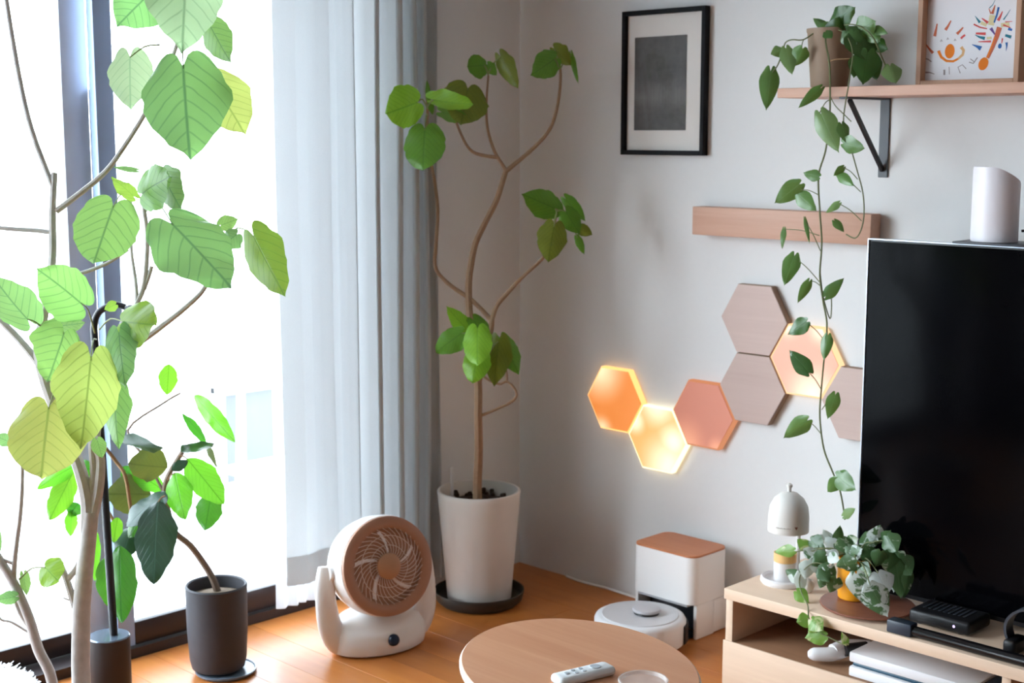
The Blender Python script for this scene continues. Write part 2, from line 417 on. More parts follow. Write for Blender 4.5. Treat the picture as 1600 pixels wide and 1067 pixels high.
MB().box((-.192, -1.318, .06), (-.17, -1.330, 1.46), .002).build('handle', M_frame, win)
window('window_2', YW2, YW3, -5.0, .02, ZW)

# ------------------------------------------------------------------ outside: balcony and the house across
M_out = plain('white_render', (244, 244, 244), .9, .02)
M_outp = plain('blue_grey_shutter', (92, 94, 96), .7, .08, 6)
M_gnd = plain('pale_paving', (225, 225, 222), .9, .05, 8)
g = struct(MB().box((-30, -30, -.7), (-1.3, 30, -.6)).build('ground_outside', M_gnd))
struct(MB().box((-1.3, -6.5, -.2), (-.262, .7, -.05)).build('floor_balcony', M_gnd))
hs = thing('neighbour_house', 'pale house across the balcony with a blue-grey shuttered window', 'house', (-4.0, 1.5, -.6))
h0 = onX(345, 615, -3.6); h1 = onX(460, 800, -3.6)
wl = MB(); wl.box((-3.62, -4.0, -.6), (-4.2, 3.4, onX(340, 640, -3.62).z+.02)); wl.build('wall', M_out, hs)
MB().box((-3.62, h0.y, h1.z-.25), (-3.585, h1.y, h0.z), .01).build('shutter', M_outp, hs)
for yy in (h0.y-.03, h1.y+.03): MB().box((-3.62, yy-.03, h1.z-.3), (-3.56, yy+.03, h0.z+.05), .005).build('window_frame', M_out, hs)
MB().box((-3.62, h0.y-.06, h0.z), (-3.54, h1.y+.06, h0.z+.06), .005).build('window_head', M_out, hs)
p = onX(368, 742, -1.15)
acu = thing('outdoor_unit', 'white boxy outdoor unit standing on the balcony outside the glass', 'air conditioner', (-1.0, p.y+.35, -.05))
MB().box((-1.16, p.y, .0), (-.86, p.y+.7, p.z), .012).build('casing', M_out, acu)
MB().box((-1.18, p.y-.02, p.z), (-.84, p.y+.72, p.z+.035), .01).build('top_cover', M_out, acu)
for q in (.06, .6): MB().box((-1.14, p.y+q, -.05), (-.88, p.y+q+.05, 0), .004).build('foot', M_gnd, acu)
gp = onX(342, 850, -.62); zt = gp.z
wp = thing('outdoor_planter', 'round white planter outside the glass behind the charcoal pot', 'planter', (gp.x, gp.y, -.05))
r = .095
MB().lathe([(r*.8, -.05), (r, zt-.02), (r*1.03, zt), (r*.93, zt), (r*.9, zt-.03)], (gp.x, gp.y, 0), 32).build('pot', M_out, wp)
MB().lathe([(r*.9, zt-.012), (0.001, zt-.010)], (gp.x, gp.y, 0), 24).build('soil', M_out, wp)
M_bush = leafmat('bush_leaf', (150, 176, 150), (170, 190, 165), (130, 160, 130), (190, 215, 180))
sb = thing('garden_shrub', 'pale out of focus shrub beyond the balcony above the shutter', 'shrub', (-3.2, .5, -.6))
q = MB(); rr = random.Random(3); c0 = onX(370, 540, -3.2)
for i in range(420):
    a = Vector((rr.gauss(0, .12), max(-.3, min(.3, rr.gauss(0, .2))), max(-.1, min(.25, rr.gauss(0, .17))))); c = c0+a
    dr = Vector((rr.uniform(-1, 1), rr.uniform(-1, 1), rr.uniform(-.6, .6))).normalized(); n = dr.cross(Vector((rr.random(), rr.random(), rr.random()))).normalized()
    e = .035; k = len(q.v)
    for u, v_ in ((0, 0), (.5, .35), (1, 0), (.5, -.35)): q.v.append(tuple(c+dr*e*u+n*e*v_))
    q.f.append((k, k+1, k+2, k+3))
q.uv = [(.5, .5)]*len(q.v)
o = q.build('foliage', M_bush, sb, smooth=False); o['kind'] = 'stuff'
MB().tube([(-3.2, c0.y, -.6), (-3.22, c0.y+.03, 0), c0], [.03, .02, .01]).build('stem', M_bark, sb)

# ------------------------------------------------------------------ curtains and rail
def curtain(name, label, mat, folds, amps, xc, zb, z1, seed=1):
    """folds: y of each valley; amps: how far each fold stands out; zb(u): height of the hem"""
    rr = random.Random(seed); n = 10; nf = len(amps)
    R = thing(name, label, 'curtain', (xc, (folds[0]+folds[-1])/2, .05))
    def strip(za, zt, nr, nm, off):
        mb = MB(); cols = []
        for k in range(nf):
            for j in range(n+(k == nf-1)):
                t = j/n; cols.append((k, t, (folds[k]+(folds[k+1]-folds[k])*t)))
        for i in range(nr+1):
            for c, (k, t, y) in enumerate(cols):
                u = c/(len(cols)-1); z0 = za(u); z = z0+(zt(u)-z0)*i/nr; g = min(1, max(0, z/2.2))
                a = amps[k]; sh = max(0, sin(pi*t))**.7
                x = xc-.024*max(0, min(1, (y+.52)/.1))+a*(2*sh-1)*(.8+.2*g)+.003*sin(z*4+k*1.9)
                yy = y+.30*(folds[k+1]-folds[k])*sin(2*pi*t)*(a/.03)+.006*sin(z*2.3+k)*(1-g)
                mb.v.append((x+off, yy, z))
        m_ = len(cols)
        for i in range(nr):
            for c in range(m_-1): mb.f.append((i*m_+c, i*m_+c+1, (i+1)*m_+c+1, (i+1)*m_+c))
        return mb.build(nm, mat, R, angle=180)
    strip(zb, lambda u: z1, 10, 'cloth', 0); strip(zb, lambda u: zb(u)+.08, 2, 'hem', .0025)
    return R
curtain('curtain', 'sheer white curtain peeking out under and behind the grey drape', M_sheer, [-.950, -.915, -.88, -.85, -.81, -.77, -.73], [.009, .012, .01, .012, .01, .011], .016, lambda u: .078, 2.16)
fy = [onX(q, 300, .05).y for q in (431, 486, 532, 561, 598, 626, 649, 669, 692)]
curtain('curtain', 'pale grey drape hanging in folds between window and corner', M_drape, fy, [.012, .015, .02, .029, .034, .034, .032, .024], .062, lambda u: .05+.10*max(0, min(1, (.55-u)/.2)), 2.17)
rl = thing('curtain_rail', 'white double curtain rail fixed above the window', 'curtain rail', (.05, -1.5, 2.2))
for xx in (.045, .085): MB().tube([(xx, -.3, 2.195), (xx, -2.8, 2.195)], .011, sub=1).build('rail', M_white, rl)
for yy in (-.35, -1.5, -2.75): MB().box((0, yy-.012, 2.2), (.1, yy+.012, 2.22), .003).build('bracket', M_white, rl)

# ------------------------------------------------------------------ picture on the wall
pf = thing('framed_picture', 'black framed picture of a dark night scene with white mat', 'picture', (.57, 0, 1.29))
x0, x1, z0, z1, t, dd = .423, .715, 1.292, 1.688, .013, .024
f = MB()
def ring(mb, x0, x1, z0, z1, t, ya, yb):
    mb.box((x0, ya, z0), (x0+t, yb, z1), .001, 1); mb.box((x1-t, ya, z0), (x1, yb, z1), .001, 1); mb.box((x0+t, ya, z0), (x1-t, yb, z0+t), .001, 1); mb.box((x0+t, ya, z1-t), (x1-t, yb, z1), .001, 1)
ring(f, x0, x1, z0, z1, t, -.002, -dd); f.build('frame', plain('black_wood_frame', (13, 14, 18), .6, spec=.2), pf)
MB().box((x0+t, -.002, z0+t), (x1-t, -.010, z1-t)).build('mat_board', plain('mat_card', (226, 220, 214), .9, .01), pf)
a = onY(992.4, 59, -.011); b = onY(1071, 203.5, -.011)
m = N('night_print'); o_ = m.obj(); s_ = m.n('SeparateXYZ', i_Vector=o_)
nz = m.n('TexNoise', i_Vector=m.n('Mapping', i_Vector=o_, i_Scale=(30, 26, 36)).outputs[0], i_Scale=1.0, i_Detail=8.0, i_Roughness=.7)
tr_ = m.n('TexWave', i_Vector=m.n('Mapping', i_Vector=o_, i_Scale=(30, 1, 3)).outputs[0], i_Scale=1.0, i_Distortion=6.0, i_Detail=4.0)
band = m.n('MapRange', i_Value=m.math('ABSOLUTE', m.math('ADD', s_.outputs[2], .035)), i_From_Min=.0, i_From_Max=.05, i_To_Min=1.0, i_To_Max=0.0).outputs[0]
val = m.math('ADD', m.math('MULTIPLY', m.math('ADD', nz.outputs[0], m.math('MULTIPLY', band, .45)), .55), m.math('MULTIPLY', m.math('MULTIPLY', tr_.outputs[0], band), .06))
col = m.mix(val, lin((38, 37, 39)), lin((138, 134, 131)))
pm = m.done(m.n('BsdfPrincipled', i_Base_Color=col, i_Roughness=.7).outputs[0])
MB().box((a.x, -.0102, b.z), (b.x, -.0115, a.z)).build('print', pm, pf)
MB().box((x0+t, -.016, z0+t), (x1-t, -.018, z1-t)).build('glass', glassmat('picture_glass', ior=1.25), pf)

# ------------------------------------------------------------------ wooden wall ledge (below the shelf)
lg = thing('wall_ledge', 'short reddish wooden ledge on the wall behind the trailing vine', 'wall rail', (.98, 0, 1.08))
MB().box((.704, -.004, 1.081), (1.25, -.05, 1.1565), .002).build('board', M_shelf, lg)
MB().box((.75, 0, 1.1), (1.2, -.004, 1.14)).build('hanging_rail', M_steel, lg)
# ------------------------------------------------------------------ wall shelf
sh = thing('wall_shelf', 'long reddish wooden wall shelf on a black triangular bracket', 'shelf', (1.7, 0, 1.43))
MB().box((1.071, 0, 1.436), (2.45, -.2, 1.459), .0015).build('board', M_shelf, sh)
def bracket(xb):
    k = MB(); k.box((xb-.013, 0, 1.245), (xb+.013, -.005, 1.436), .001, 1); k.box((xb-.013, -.005, 1.431), (xb+.013, -.19, 1.436), .001, 1)
    k.build('bracket', M_steel, sh)
    s = MB(); s.box((-.004, -.0035, 0), (.004, .0035, .225))
    A = Vector((xb, -.006, 1.262)); E = Vector((xb, -.165, 1.43)); dr = (E-A); L = dr.length; q = dr.to_track_quat('Z', 'X')
    s2 = MB(); s2.M = Matrix.Translation(A) @ q.to_matrix().to_4x4(); s2.box((-.005, -.004, 0), (.005, .004, L)); s2.build('bracket_strut', M_black, sh)
bracket(1.25); bracket(2.25)

# ------------------------------------------------------------------ framed drawing on the shelf
yf = -.10
A = onY(1430, 128, yf); B = onY(1591, 122, yf); zt = 1.66; zb = 1.459
af = thing('framed_drawing', 'wooden box frame holding a colourful paint drawing, standing on the shelf', 'picture', ((A.x+B.x)/2, yf, zb))
f = MB(); ring(f, A.x, B.x, zb, zt+.008, .0125, yf+.032, yf); f.build('frame', wood('frame_pine', (190, 148, 118), (166, 122, 92), 2, .5, 30, 12), af)
yp = yf+.022
MB().box((A.x+.0125, yp, zb+.0125), (B.x-.0125, yp+.008, zt-.0045)).build('paper', M_paper, af)
pm = {k: plain('paint_'+k, c, .8, .08, 60) for k, c in dict(orange=(226, 124, 30), tan=(214, 170, 120), rust=(196, 104, 74), red=(206, 84, 82), teal=(40, 120, 140), blue=(50, 104, 170), grey=(150, 140, 140), yellow=(214, 204, 160), purple=(110, 84, 150)).items()}
st = {k: MB() for k in pm}
lay = [0]
def stroke(c, pts, w0, w1=None):
    w1 = w0 if w1 is None else w1; lay[0] += 1; Y = yp-.0003-.000004*lay[0]
    L, Rr = [], []
    for i, (x, y) in enumerate(pts):
        a = pts[max(0, i-1)]; b = pts[min(len(pts)-1, i+1)]; tx, ty = b[0]-a[0], b[1]-a[1]; l = sqrt(tx*tx+ty*ty) or 1
        t_ = i/max(1, len(pts)-1); w_ = (w0+(w1-w0)*t_)/2
        L.append((x-ty/l*w_, y+tx/l*w_)); Rr.append((x+ty/l*w_, y-tx/l*w_))
    poly = L+Rr[::-1]
    st[c].prism(poly, lambda u, v, d: onY(1400+u/7.62, v/7.62, d), Y, yp)
def blob(c, cx, cy, rx, ry, rot=0):
    lay[0] += 1; Y = yp-.0003-.000004*lay[0]; ca, sa = cos(rot), sin(rot)
    st[c].prism([(cx+rx*cos(t)*ca-ry*sin(t)*sa, cy+rx*cos(t)*sa+ry*sin(t)*ca) for t in [2*pi*i/18 for i in range(18)]], lambda u, v, d: onY(1400+u/7.62, v/7.62, d), Y, yp)
blob('orange', 640, 610, 58, 88, .15); stroke('orange', [(505, 605), (540, 680), (600, 725), (680, 730), (740, 700)], 36, 24); stroke('tan', [(740, 700), (795, 650), (805, 600), (775, 560)], 26, 40)
for p in ([(460, 432), (475, 360), (490, 282)], [(588, 357), (620, 310), (655, 245)], [(725, 405), (765, 365), (800, 325)]): stroke('rust', p, 36, 14)
stroke('red', [(772, 458), (800, 432), (822, 415)], 26, 22); stroke('rust', [(345, 515), (395, 580), (440, 632)], 12, 36); stroke('grey', [(320, 692), (380, 705), (422, 735)], 14); stroke('grey', [(350, 862), (400, 862), (458, 882)], 22, 8)
for x, y in ((540, 485), (615, 462), (702, 476)): stroke('grey', [(x-8, y+12), (x, y-14), (x+12, y+8)], 9)
stroke('grey', [(575, 892), (575, 830)], 22); stroke('grey', [(635, 885), (632, 795)], 8); stroke('grey', [(765, 872), (738, 800), (790, 770), (835, 820)], 10); stroke('grey', [(870, 740), (920, 755), (970, 685)], 12); stroke('grey', [(885, 700), (930, 735)], 10)
for p, w_ in (([(1130, 300), (1150, 180)], 70), ([(1080, 300), (1010, 270)], 40), ([(1350, 290), (1250, 300)], 50), ([(1140, 450), (1080, 455)], 30)): stroke('yellow', p, w_)
for c, p, a_, b_ in (('teal', [(1000, 270), (940, 188)], 34, 4), ('red', [(1095, 272), (1020, 216)], 34, 10), ('red', [(1085, 342), (1000, 325), (925, 288)], 14, 20), ('red', [(1068, 402), (950, 398)], 34, 22), ('teal', [(1058, 458), (990, 440), (940, 414)], 42, 6), ('red', [(1132, 493), (980, 497)], 26, 10), ('blue', [(1012, 578), (970, 555), (905, 530)], 58, 6), ('blue', [(1168, 270), (1200, 180), (1222, 85)], 18, 26), ('red', [(1215, 245), (1245, 190), (1268, 135)], 36, 10), ('teal', [(1278, 235), (1320, 180), (1362, 112)], 16, 4), ('rust', [(1130, 165), (1105, 100)], 16, 8), ('rust', [(1145, 165), (1180, 60)], 34, 10), ('teal', [(1112, 95), (1150, 60), (1180, 2)], 12, 5), ('red', [(1300, 262), (1385, 255)], 14, 6), ('red', [(1275, 296), (1365, 330)], 22, 10), ('blue', [(1335, 342), (1382, 358)], 34, 26), ('teal', [(1300, 420), (1372, 442)], 30, 40), ('blue', [(1316, 505), (1318, 550), (1310, 605)], 30, 4), ('red', [(1268, 455), (1258, 515)], 18, 10), ('purple', [(1128, 335), (1180, 415)], 40, 14)): stroke(c, p, a_, b_)
blob('blue', 1236, 548, 22, 32, .2); stroke('rust', [(1232, 325), (1200, 430), (1150, 560), (1090, 690)], 62, 40); blob('orange', 1040, 760, 56, 80, .4); stroke('orange', [(1180, 440), (1085, 690)], 14, 20)
for k, b_ in st.items(): b_.build('paint_marks', pm[k], af, smooth=False)['kind'] = 'stuff'

# ------------------------------------------------------------------ hexagonal wall lamps
R = .1075; hx, hz = .893, .863
def hexlamp(i, j, label, mats=None, side=None, th=.02):
    cx = hx+1.5*R*i; cz = hz+.866*R*j; r = R-.0012
    t = thing('hexagon_lamp', label, 'wall lamp', (cx, 0, cz), 'hexagon wall lamps')
    poly = [(r*cos(pi/3*k), r*sin(pi/3*k)) for k in range(6)]
    MB().prism(poly, lambda u, v, d: (cx+u, d, cz+v), -.001, -th).build('body', side or M_hexside, t, smooth=False)
    e_ = .95 if mats else .985
    p2 = [(u*e_, v*e_) for u, v in poly]
    MB().prism(p2, lambda u, v, d: (cx+u, d, cz+v), -th-.0003, -th-.003).build('veneer', mats or M_hex, t, smooth=False)
    return t
hexlamp(0, 0, 'unlit pinkish wood hexagon lamp, the topmost of the chain')
hexlamp(0, -2, 'unlit pinkish wood hexagon lamp under the topmost one')
hexlamp(1, -1, 'softly lit pale pink hexagon lamp behind the trailing vine', lit_wood('veneer_pink_lit', (255, 160, 126), (255, 226, 196), .45, 1.1, [(.03, -.09, .11), (.05, .09, .06), (-.05, .09, .05)], (206, 160, 140)), emit('hex_edge_pink', (255, 206, 156), 1.2))
hexlamp(2, -2, 'unlit pinkish wood hexagon lamp partly hidden by the television')
hexlamp(-1, -3, 'dim salmon lit hexagon lamp in the middle of the chain', lit_wood('veneer_salmon', (226, 120, 90), (255, 176, 130), .3, .62, [(-.06, -.09, .10), (.05, -.09, .05)], (188, 128, 108)), emit('hex_edge_salmon', (255, 170, 124), .62))
hexlamp(-2, -4, 'brightly lit cream yellow hexagon lamp, lowest of the chain', lit_wood('veneer_cream', (255, 188, 104), (255, 244, 214), .8, 1.2, [(.045, -.075, .13), (0, .1, .09), (.06, 0, .08), (-.08, .04, .05)], (200, 150, 100)), emit('hex_edge_cream', (255, 232, 184), 1.8))
hexlamp(-3, -3, 'deep orange lit hexagon lamp nearest the corner plant', lit_wood('veneer_orange', (255, 146, 58), (255, 230, 184), .8, 1.15, [(-.055, .085, .12), (-.05, -.1, .06)], (170, 116, 76)), emit('hex_edge_orange', (255, 190, 116), 1.5))

# ------------------------------------------------------------------ circulator fan
FC = Vector((.262, -.80, 0)); th = radians(-12)
Rz = Matrix.Rotation(th, 4, 'Z'); Base = Matrix.Translation(FC) @ Rz
fan = thing('circulator_fan', 'white circulator fan with rose-brown front ring beside the curtain', 'fan', FC)
Hc = .223; Tilt = Matrix.Translation((0, 0, Hc)) @ Matrix.Rotation(radians(-12), 4, 'Y')
HM = Base @ Tilt @ Matrix.Rotation(pi/2, 4, 'Y')          # lathe axis z -> forward
def hm(): m = MB(); m.M = HM; return m
hm().lathe([(.045, -.085), (.09, -.078), (.122, -.05), (.131, -.01), (.133, .03), (.131, .052), (.126, .056), (.120, .052), (.120, -.04), (.08, -.06), (.001, -.062)], seg=56).build('housing', M_white, fan)
hm().lathe([(.1275, .050), (.1305, .058), (.129, .064), (.120, .068), (.104, .066), (.098, .062), (.098, .052), (.120, .048)], seg=56).build('front_ring', M_rose, fan)
hm().lathe([(.001, .074), (.028, .073), (.034, .068), (.034, .058), (.001, .056)], seg=32).build('hub_cap', plain('tan_hub', (178, 136, 104), .5), fan)
g = hm()
nb = 36
for k in range(nb):
    a0 = 2*pi*k/nb; pts = []
    for q in range(6):
        t = q/5; r_ = .030+(.100-.030)*t; a = a0+.75*t**1.3
        pts.append((r_*cos(a), r_*sin(a), .064+.006*sin(pi*t)))
    g.tube(pts, .0009, seg=4, sub=1)
for r_ in (.055, .08): g.tube([(r_*cos(2*pi*i/32), r_*sin(2*pi*i/32), .067) for i in range(33)], .0009, seg=4, sub=1)
gr = g.build('grille', plain('grille_bars', (226, 214, 206), .4), fan); gr['kind'] = 'stuff'
m_bl = plain('fan_blade', (244, 243, 248), .3, .02)
for k in range(5):
    b = hm(); a0 = 2*pi*k/5; rows = 6
    for i in range(rows+1):
        r_ = .03+.062*i/rows
        for j in range(5):
            u = j/4-.5; a = a0+u*(.9+.25*i/rows)+.25*i/rows; b.P((r_*cos(a), r_*sin(a), .042+u*.026*(1-.2*i/rows)))
    for i in range(rows):
        for j in range(4): b.f.append((i*5+j, i*5+j+1, (i+1)*5+j+1, (i+1)*5+j))
    b.build('blade', m_bl, fan)
hm().lathe([(.001, .05), (.03, .048), (.033, .01), (.001, -.06)], seg=24).build('motor_hub', M_rose, fan)
y_ = MB(); y_.M = Base      # yoke: U-shaped arm, flat oval section swept through
pth = [(-.016, .143, .238), (-.012, .147, .20), (-.006, .148, .14), (.0, .140, .08), (.002, .118, .040), (.002, .08, .026), (.002, -.08, .026), (.002, -.118, .040), (.0, -.140, .08), (-.006, -.148, .14), (-.012, -.147, .20), (-.016, -.143, .238)]
y_.tube(pth, [.020, .026, .029, .033, .036, .030, .030, .036, .033, .029, .026, .020], seg=16, sub=5, squash=.66).build('yoke', M_white, fan)
for sy in (-1, 1):
    q = MB(); q.M = Base @ Matrix.Translation((-.006, sy*.128, Hc)) @ Matrix.Rotation(pi/2, 4, 'X'); q.lathe([(.001, -.014), (.02, -.014), (.02, .014), (.001, .014)], seg=20).build('pivot', M_white, fan)
b = MB(); b.M = Base
n = 44; prof = [(.86, 0), (.97, .008), (1.0, .03), (.97, .06), (.86, .082), (.6, .092), (.001, .094)]
k = 0
for i in range(n):
    a = 2*pi*i/n
    for r_, z in prof:
        X = .088*r_*cos(a); Y = .135*r_*sin(a); b.P((X, Y, z*(1-.20*(X/.088))))
for i in range(n):
    j = (i+1) % n
    for q in range(len(prof)-1): b.f.append((i*7+q, j*7+q, j*7+q+1, i*7+q+1))
b.f.append(tuple(i*7 for i in reversed(range(n))))
b.build('base', M_white, fan)
q = MB(); q.M = Base @ Matrix.Translation((.083, 0, .042)) @ Matrix.Rotation(radians(70), 4, 'Y')
q.lathe([(.001, .012), (.012, .011), (.0155, .007), (.0165, -.006), (.001, -.006)], seg=24).build('dial', plain('navy_dial', (30, 44, 66), .25), fan)
# ------------------------------------------------------------------ robot vacuum and its dock
rc = Vector((.752, -.305, 0)); rr_ = .122
rb = thing('robot_vacuum', 'white round robot vacuum parked at its wood-topped dock', 'robot vacuum', rc)
MB().lathe([(.001, .012), (rr_-.012, .012), (rr_-.003, .018), (rr_, .03), (rr_, .075), (rr_-.004, .083), (rr_-.012, .087), (.001, .087)], rc, 56).build('body', M_white2, rb)
MB().lathe([(rr_-.019, .0872), (rr_-.021, .0895), (.001, .0900)], rc, 56).build('top_cover', plain('robot_top', (206, 204, 206), .35, .01), rb)
MB().lathe([(.034, .0895), (.031, .096), (.001, .096)], rc+Vector((.012, .012, 0)), 32).build('turret_neck', M_black, rb)
MB().lathe([(.036, .096), (.038, .099), (.037, .104), (.031, .1065), (.001, .107)], rc+Vector((.012, .012, 0)), 32).build('turret', plain('turret_grey', (188, 186, 190), .4), rb)
bm_ = MB(); k = 0
for i in range(15):
    a = radians(18)+radians(100)*i/14
    for r_, z in ((rr_+.001, .022), (rr_+.006, .024), (rr_+.006, .07), (rr_+.001, .072)): bm_.P((rc.x+r_*cos(a), rc.y+r_*sin(a), z))
for i in range(14):
    for q in range(4): bm_.f.append((i*4+q, (i+1)*4+q, (i+1)*4+(q+1) % 4, i*4+(q+1) % 4))
bm_.f += [(0, 1, 2, 3), (56, 59, 58, 57)]
bm_.build('bumper', M_black, rb)
for a in (2.2, 3.9, 5.5): MB().lathe([(.001, 0), (.014, 0), (.016, .006), (.014, .014), (.001, .014)], rc+Vector((.07*cos(a), .07*sin(a), 0)), 14).build('wheel', M_black, rb)
dk = thing('robot_dock', 'tall white dock with orange wood lid against the wall', 'vacuum dock', (.728, -.1, 0))
X0, X1, Y0, Y1 = .62, .836, -.186, -.028
def rrect(x0, x1, y0, y1, r, n=6):
    P = []
    for cx, cy, a0 in ((x1-r, y1-r, 0), (x0+r, y1-r, pi/2), (x0+r, y0+r, pi), (x1-r, y0+r, 1.5*pi)):
        for i in range(n+1): a = a0+pi/2*i/n; P.append((cx+r*cos(a), cy+r*sin(a)))
    return P
zf = lambda u, v, d: (u, v, d)
MB().prism(rrect(X0, X1, Y0, Y1, .028), zf, .098, .228).build('bin_housing', M_white, dk)
bp = MB()
bp.box((X0, -.105, 0), (X1, Y1, .098), .01); bp.box((X0, Y0+.016, 0), (X0+.012, -.09, .098), .004); bp.box((X1-.012, Y0+.016, 0), (X1, -.09, .098), .004)
bp.build('lower_shell', M_white, dk)
MB().box((X0+.013, -.12, .004), (X1-.013, -.1055, .096), .003).build('docking_recess', M_darkgrey, dk)
MB().box((X0+.02, Y0-.02, 0), (X1-.02, -.12, .004), .001).build('ramp', M_darkgrey, dk)
MB().prism(rrect(X0+.001, X1-.001, Y0+.001, Y1-.001, .027), zf, .2285, .2335).build('lid', M_cherry, dk)
MB().box((X0+.022, Y0+.002, .090), (X1-.022, Y0+.02, .0975), .002).build('lower_trim', plain('light_grey', (170, 170, 174), .4), dk)
pts = [onY(885, 900, -.012), onY(905, 909, -.02), onY(935, 917, -.016), onY(955, 921, -.02), (.612, -.03, .006), (.618, -.05, .01)]
pts = [(p[0], p[1], max(.0045, min(.012, p[2]))) for p in pts]
tag(MB().tube(pts, .0035, seg=8, sub=5).build('power_cable', M_white, None), 'thin white cable lying along the wall towards the dock', 'cable')

# ------------------------------------------------------------------ coffee table with remote and glass
tc_ = onZ(903, 1039, .42); tc_ = Vector((tc_.x, tc_.y, 0)); tr_ = .2115
def oval(prof):
    m_ = MB().lathe(prof, (0, 0, 0), 72)
    hF = Vector((FW.x, FW.y, 0)).normalized()
    m_.v = [tuple(tc_+RT*x+hF*(-.19*x+1.17*y)+Vector((0, 0, z))) for x, y, z in m_.v]
    return m_
tb = thing('side_table', 'low oval side table with pale wood top and white edge', 'table', tc_)
oval([(tr_-.006, .402), (tr_-.001, .404), (tr_, .408), (tr_, .414), (tr_-.002, .4175), (tr_-.005, .4185), (.001, .4185)]).build('table_edge', plain('table_white_edge', (226, 212, 204), .4, .01), tb)
oval([(tr_-.0035, .4187), (tr_-.0045, .4198), (.001, .42)]).build('table_top', M_table, tb)
for k in range(3):
    a = radians(30+120*k); A = tc_+Vector((.11*cos(a), .11*sin(a), .402)); E = tc_+Vector((.175*cos(a), .175*sin(a), 0))
    MB().tube([A, (A+E)/2, E], [.014, .012, .009], seg=14, sub=2).build('leg', M_table, tb)
A = onZ(872, 1062, .43); B = onZ(950, 1043, .43); d = (B-A); d.z = 0; L = d.length+.012
rm = thing('remote_control', 'white remote control lying on the oval table', 'remote control', ((A.x+B.x)/2, (A.y+B.y)/2, .42))
q = MB(); q.M = Matrix.Translation(((A.x+B.x)/2, (A.y+B.y)/2, .4205)) @ Matrix.Rotation(math.atan2(d.y, d.x), 4, 'Z')
RM = q.M.copy()
q.box((-L/2, -.019, 0), (L/2, .019, .017), .008, 3).build('body', plain('remote_white', (226, 232, 234), .5, .03), rm)
m_btn = plain('remote_button', (176, 184, 190), .5)
for (u, v, r_) in ((.025, 0, .010), (-.002, .006, .004), (-.002, -.006, .004), (-.018, .006, .004), (-.018, -.006, .004), (-.034, 0, .005)):
    q = MB(); q.M = RM @ Matrix.Translation((u, v, .0168)); q.lathe([(r_, 0), (r_*.95, .0015), (.001, .0018)], seg=16).build('button', m_btn, rm)
gc = onZ(1005, 1062, .475); r_ = .041
# rim stays on the same sight line; foot stands on the table
gl = thing('drinking_glass', 'clear low drinking glass beside the white remote', 'glass', (gc.x, gc.y, .42))
MB().lathe([(.001, .4203), (.034, .4203), (.036, .424), (r_-.001, .470), (r_-.005, .470), (.031, .4265), (.001, .4255)], (gc.x, gc.y, 0), 48).build('bowl', glassmat('tumbler_glass', refl=.7), gl)
m = N('glass_rim_highlight'); nz = m.n('TexNoise', i_Vector=m.obj(), i_Scale=20.0); t_ = m.n('BsdfTransparent'); dd_ = m.n('BsdfPrincipled', i_Base_Color=(.9, .88, .86, 1), i_Roughness=.15)  # whitish rim: the glass highlights are painted in as colour
mx_ = m.n('MixShader', i_0=m.math('ADD', m.math('MULTIPLY', nz.outputs[0], .3), .25)); m.t.links.new(t_.outputs[0], mx_.inputs[1]); m.t.links.new(dd_.outputs[0], mx_.inputs[2])
MB().lathe([(r_-.005, .4702), (r_-.0008, .4702), (r_, .475), (r_-.001, .4762), (r_-.0032, .476), (r_-.005, .4702)], (gc.x, gc.y, 0), 48).build('rim', m.done(mx_.outputs[0]), gl)

# ------------------------------------------------------------------ television bench
bx0, bx1, by0, by1, bz = 1.093, 2.95, -.40, -.012, .26
ts = thing('tv_bench', 'pale wooden television bench with open compartment and drawers', 'tv stand', ((bx0+bx1)/2, -.2, 0))
MB().box((bx0, by0, bz-.0265), (bx1, by1, bz), .0012).build('top_board', M_beech, ts)
MB().box((bx0+.004, by0+.004, 0), (bx0+.024, by1, bz-.0267), .001).build('side_panel', M_beechy, ts)
MB().box((bx1-.024, by0+.004, 0), (bx1-.004, by1, bz-.0267), .001).build('side_panel', M_beechy, ts)
MB().box((1.80, by0+.012, .128), (1.82, by1-.012, bz-.0267), .001).build('divider', M_beechy, ts)
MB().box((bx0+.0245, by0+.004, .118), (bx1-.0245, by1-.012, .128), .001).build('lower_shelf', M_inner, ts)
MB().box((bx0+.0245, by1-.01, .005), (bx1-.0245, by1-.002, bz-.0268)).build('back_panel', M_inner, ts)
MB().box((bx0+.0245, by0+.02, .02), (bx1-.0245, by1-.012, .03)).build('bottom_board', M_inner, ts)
for a, b in ((bx0+.001, 1.72), (1.723, 2.34), (2.343, bx1-.001)):
    dr = MB().box((a, by0-.002, .012), (b, by0+.0035, .1305), .0015).build('drawer_front', M_beech, ts)
# contents of the compartment
gp_ = thing('game_controller', 'white and black game controller in the bench compartment', 'game controller', (1.31, -.27, .128))
def cpt(px, py, z): return onZ(px, py, z)
L1 = cpt(1268, 1022, .15); L2 = cpt(1300, 1022, .152); C1 = cpt(1322, 1016, .156)
q = MB().tube([L1-(L2-L1)*.18, L1+(L2-L1)*.12, L2, C1], [.006, .0155, .017, .015], seg=16, sub=4); q.build('grip', M_white2, gp_)
dx = Vector((.05, .09, 0)); 
MB().tube([L1+dx, (L1+L2)/2+dx, L2+dx*.9, C1+dx*.5], [.0125, .016, .017, .015], seg=16, sub=4).build('grip', M_white2, gp_)
MB().tube([L2+Vector((0, .005, .006)), L2+dx*.45+Vector((-.01, 0, .012)), L2+dx*.9+Vector((0, .005, .006))], [.017, .016, .017], seg=16, sub=4).build('front_shell', M_white2, gp_)
MB().tube([L2+dx*.2+Vector((.012, 0, .011)), L2+dx*.75+Vector((.012, 0, .011))], [.015, .015], seg=14, sub=2).build('black_centre', M_black, gp_)
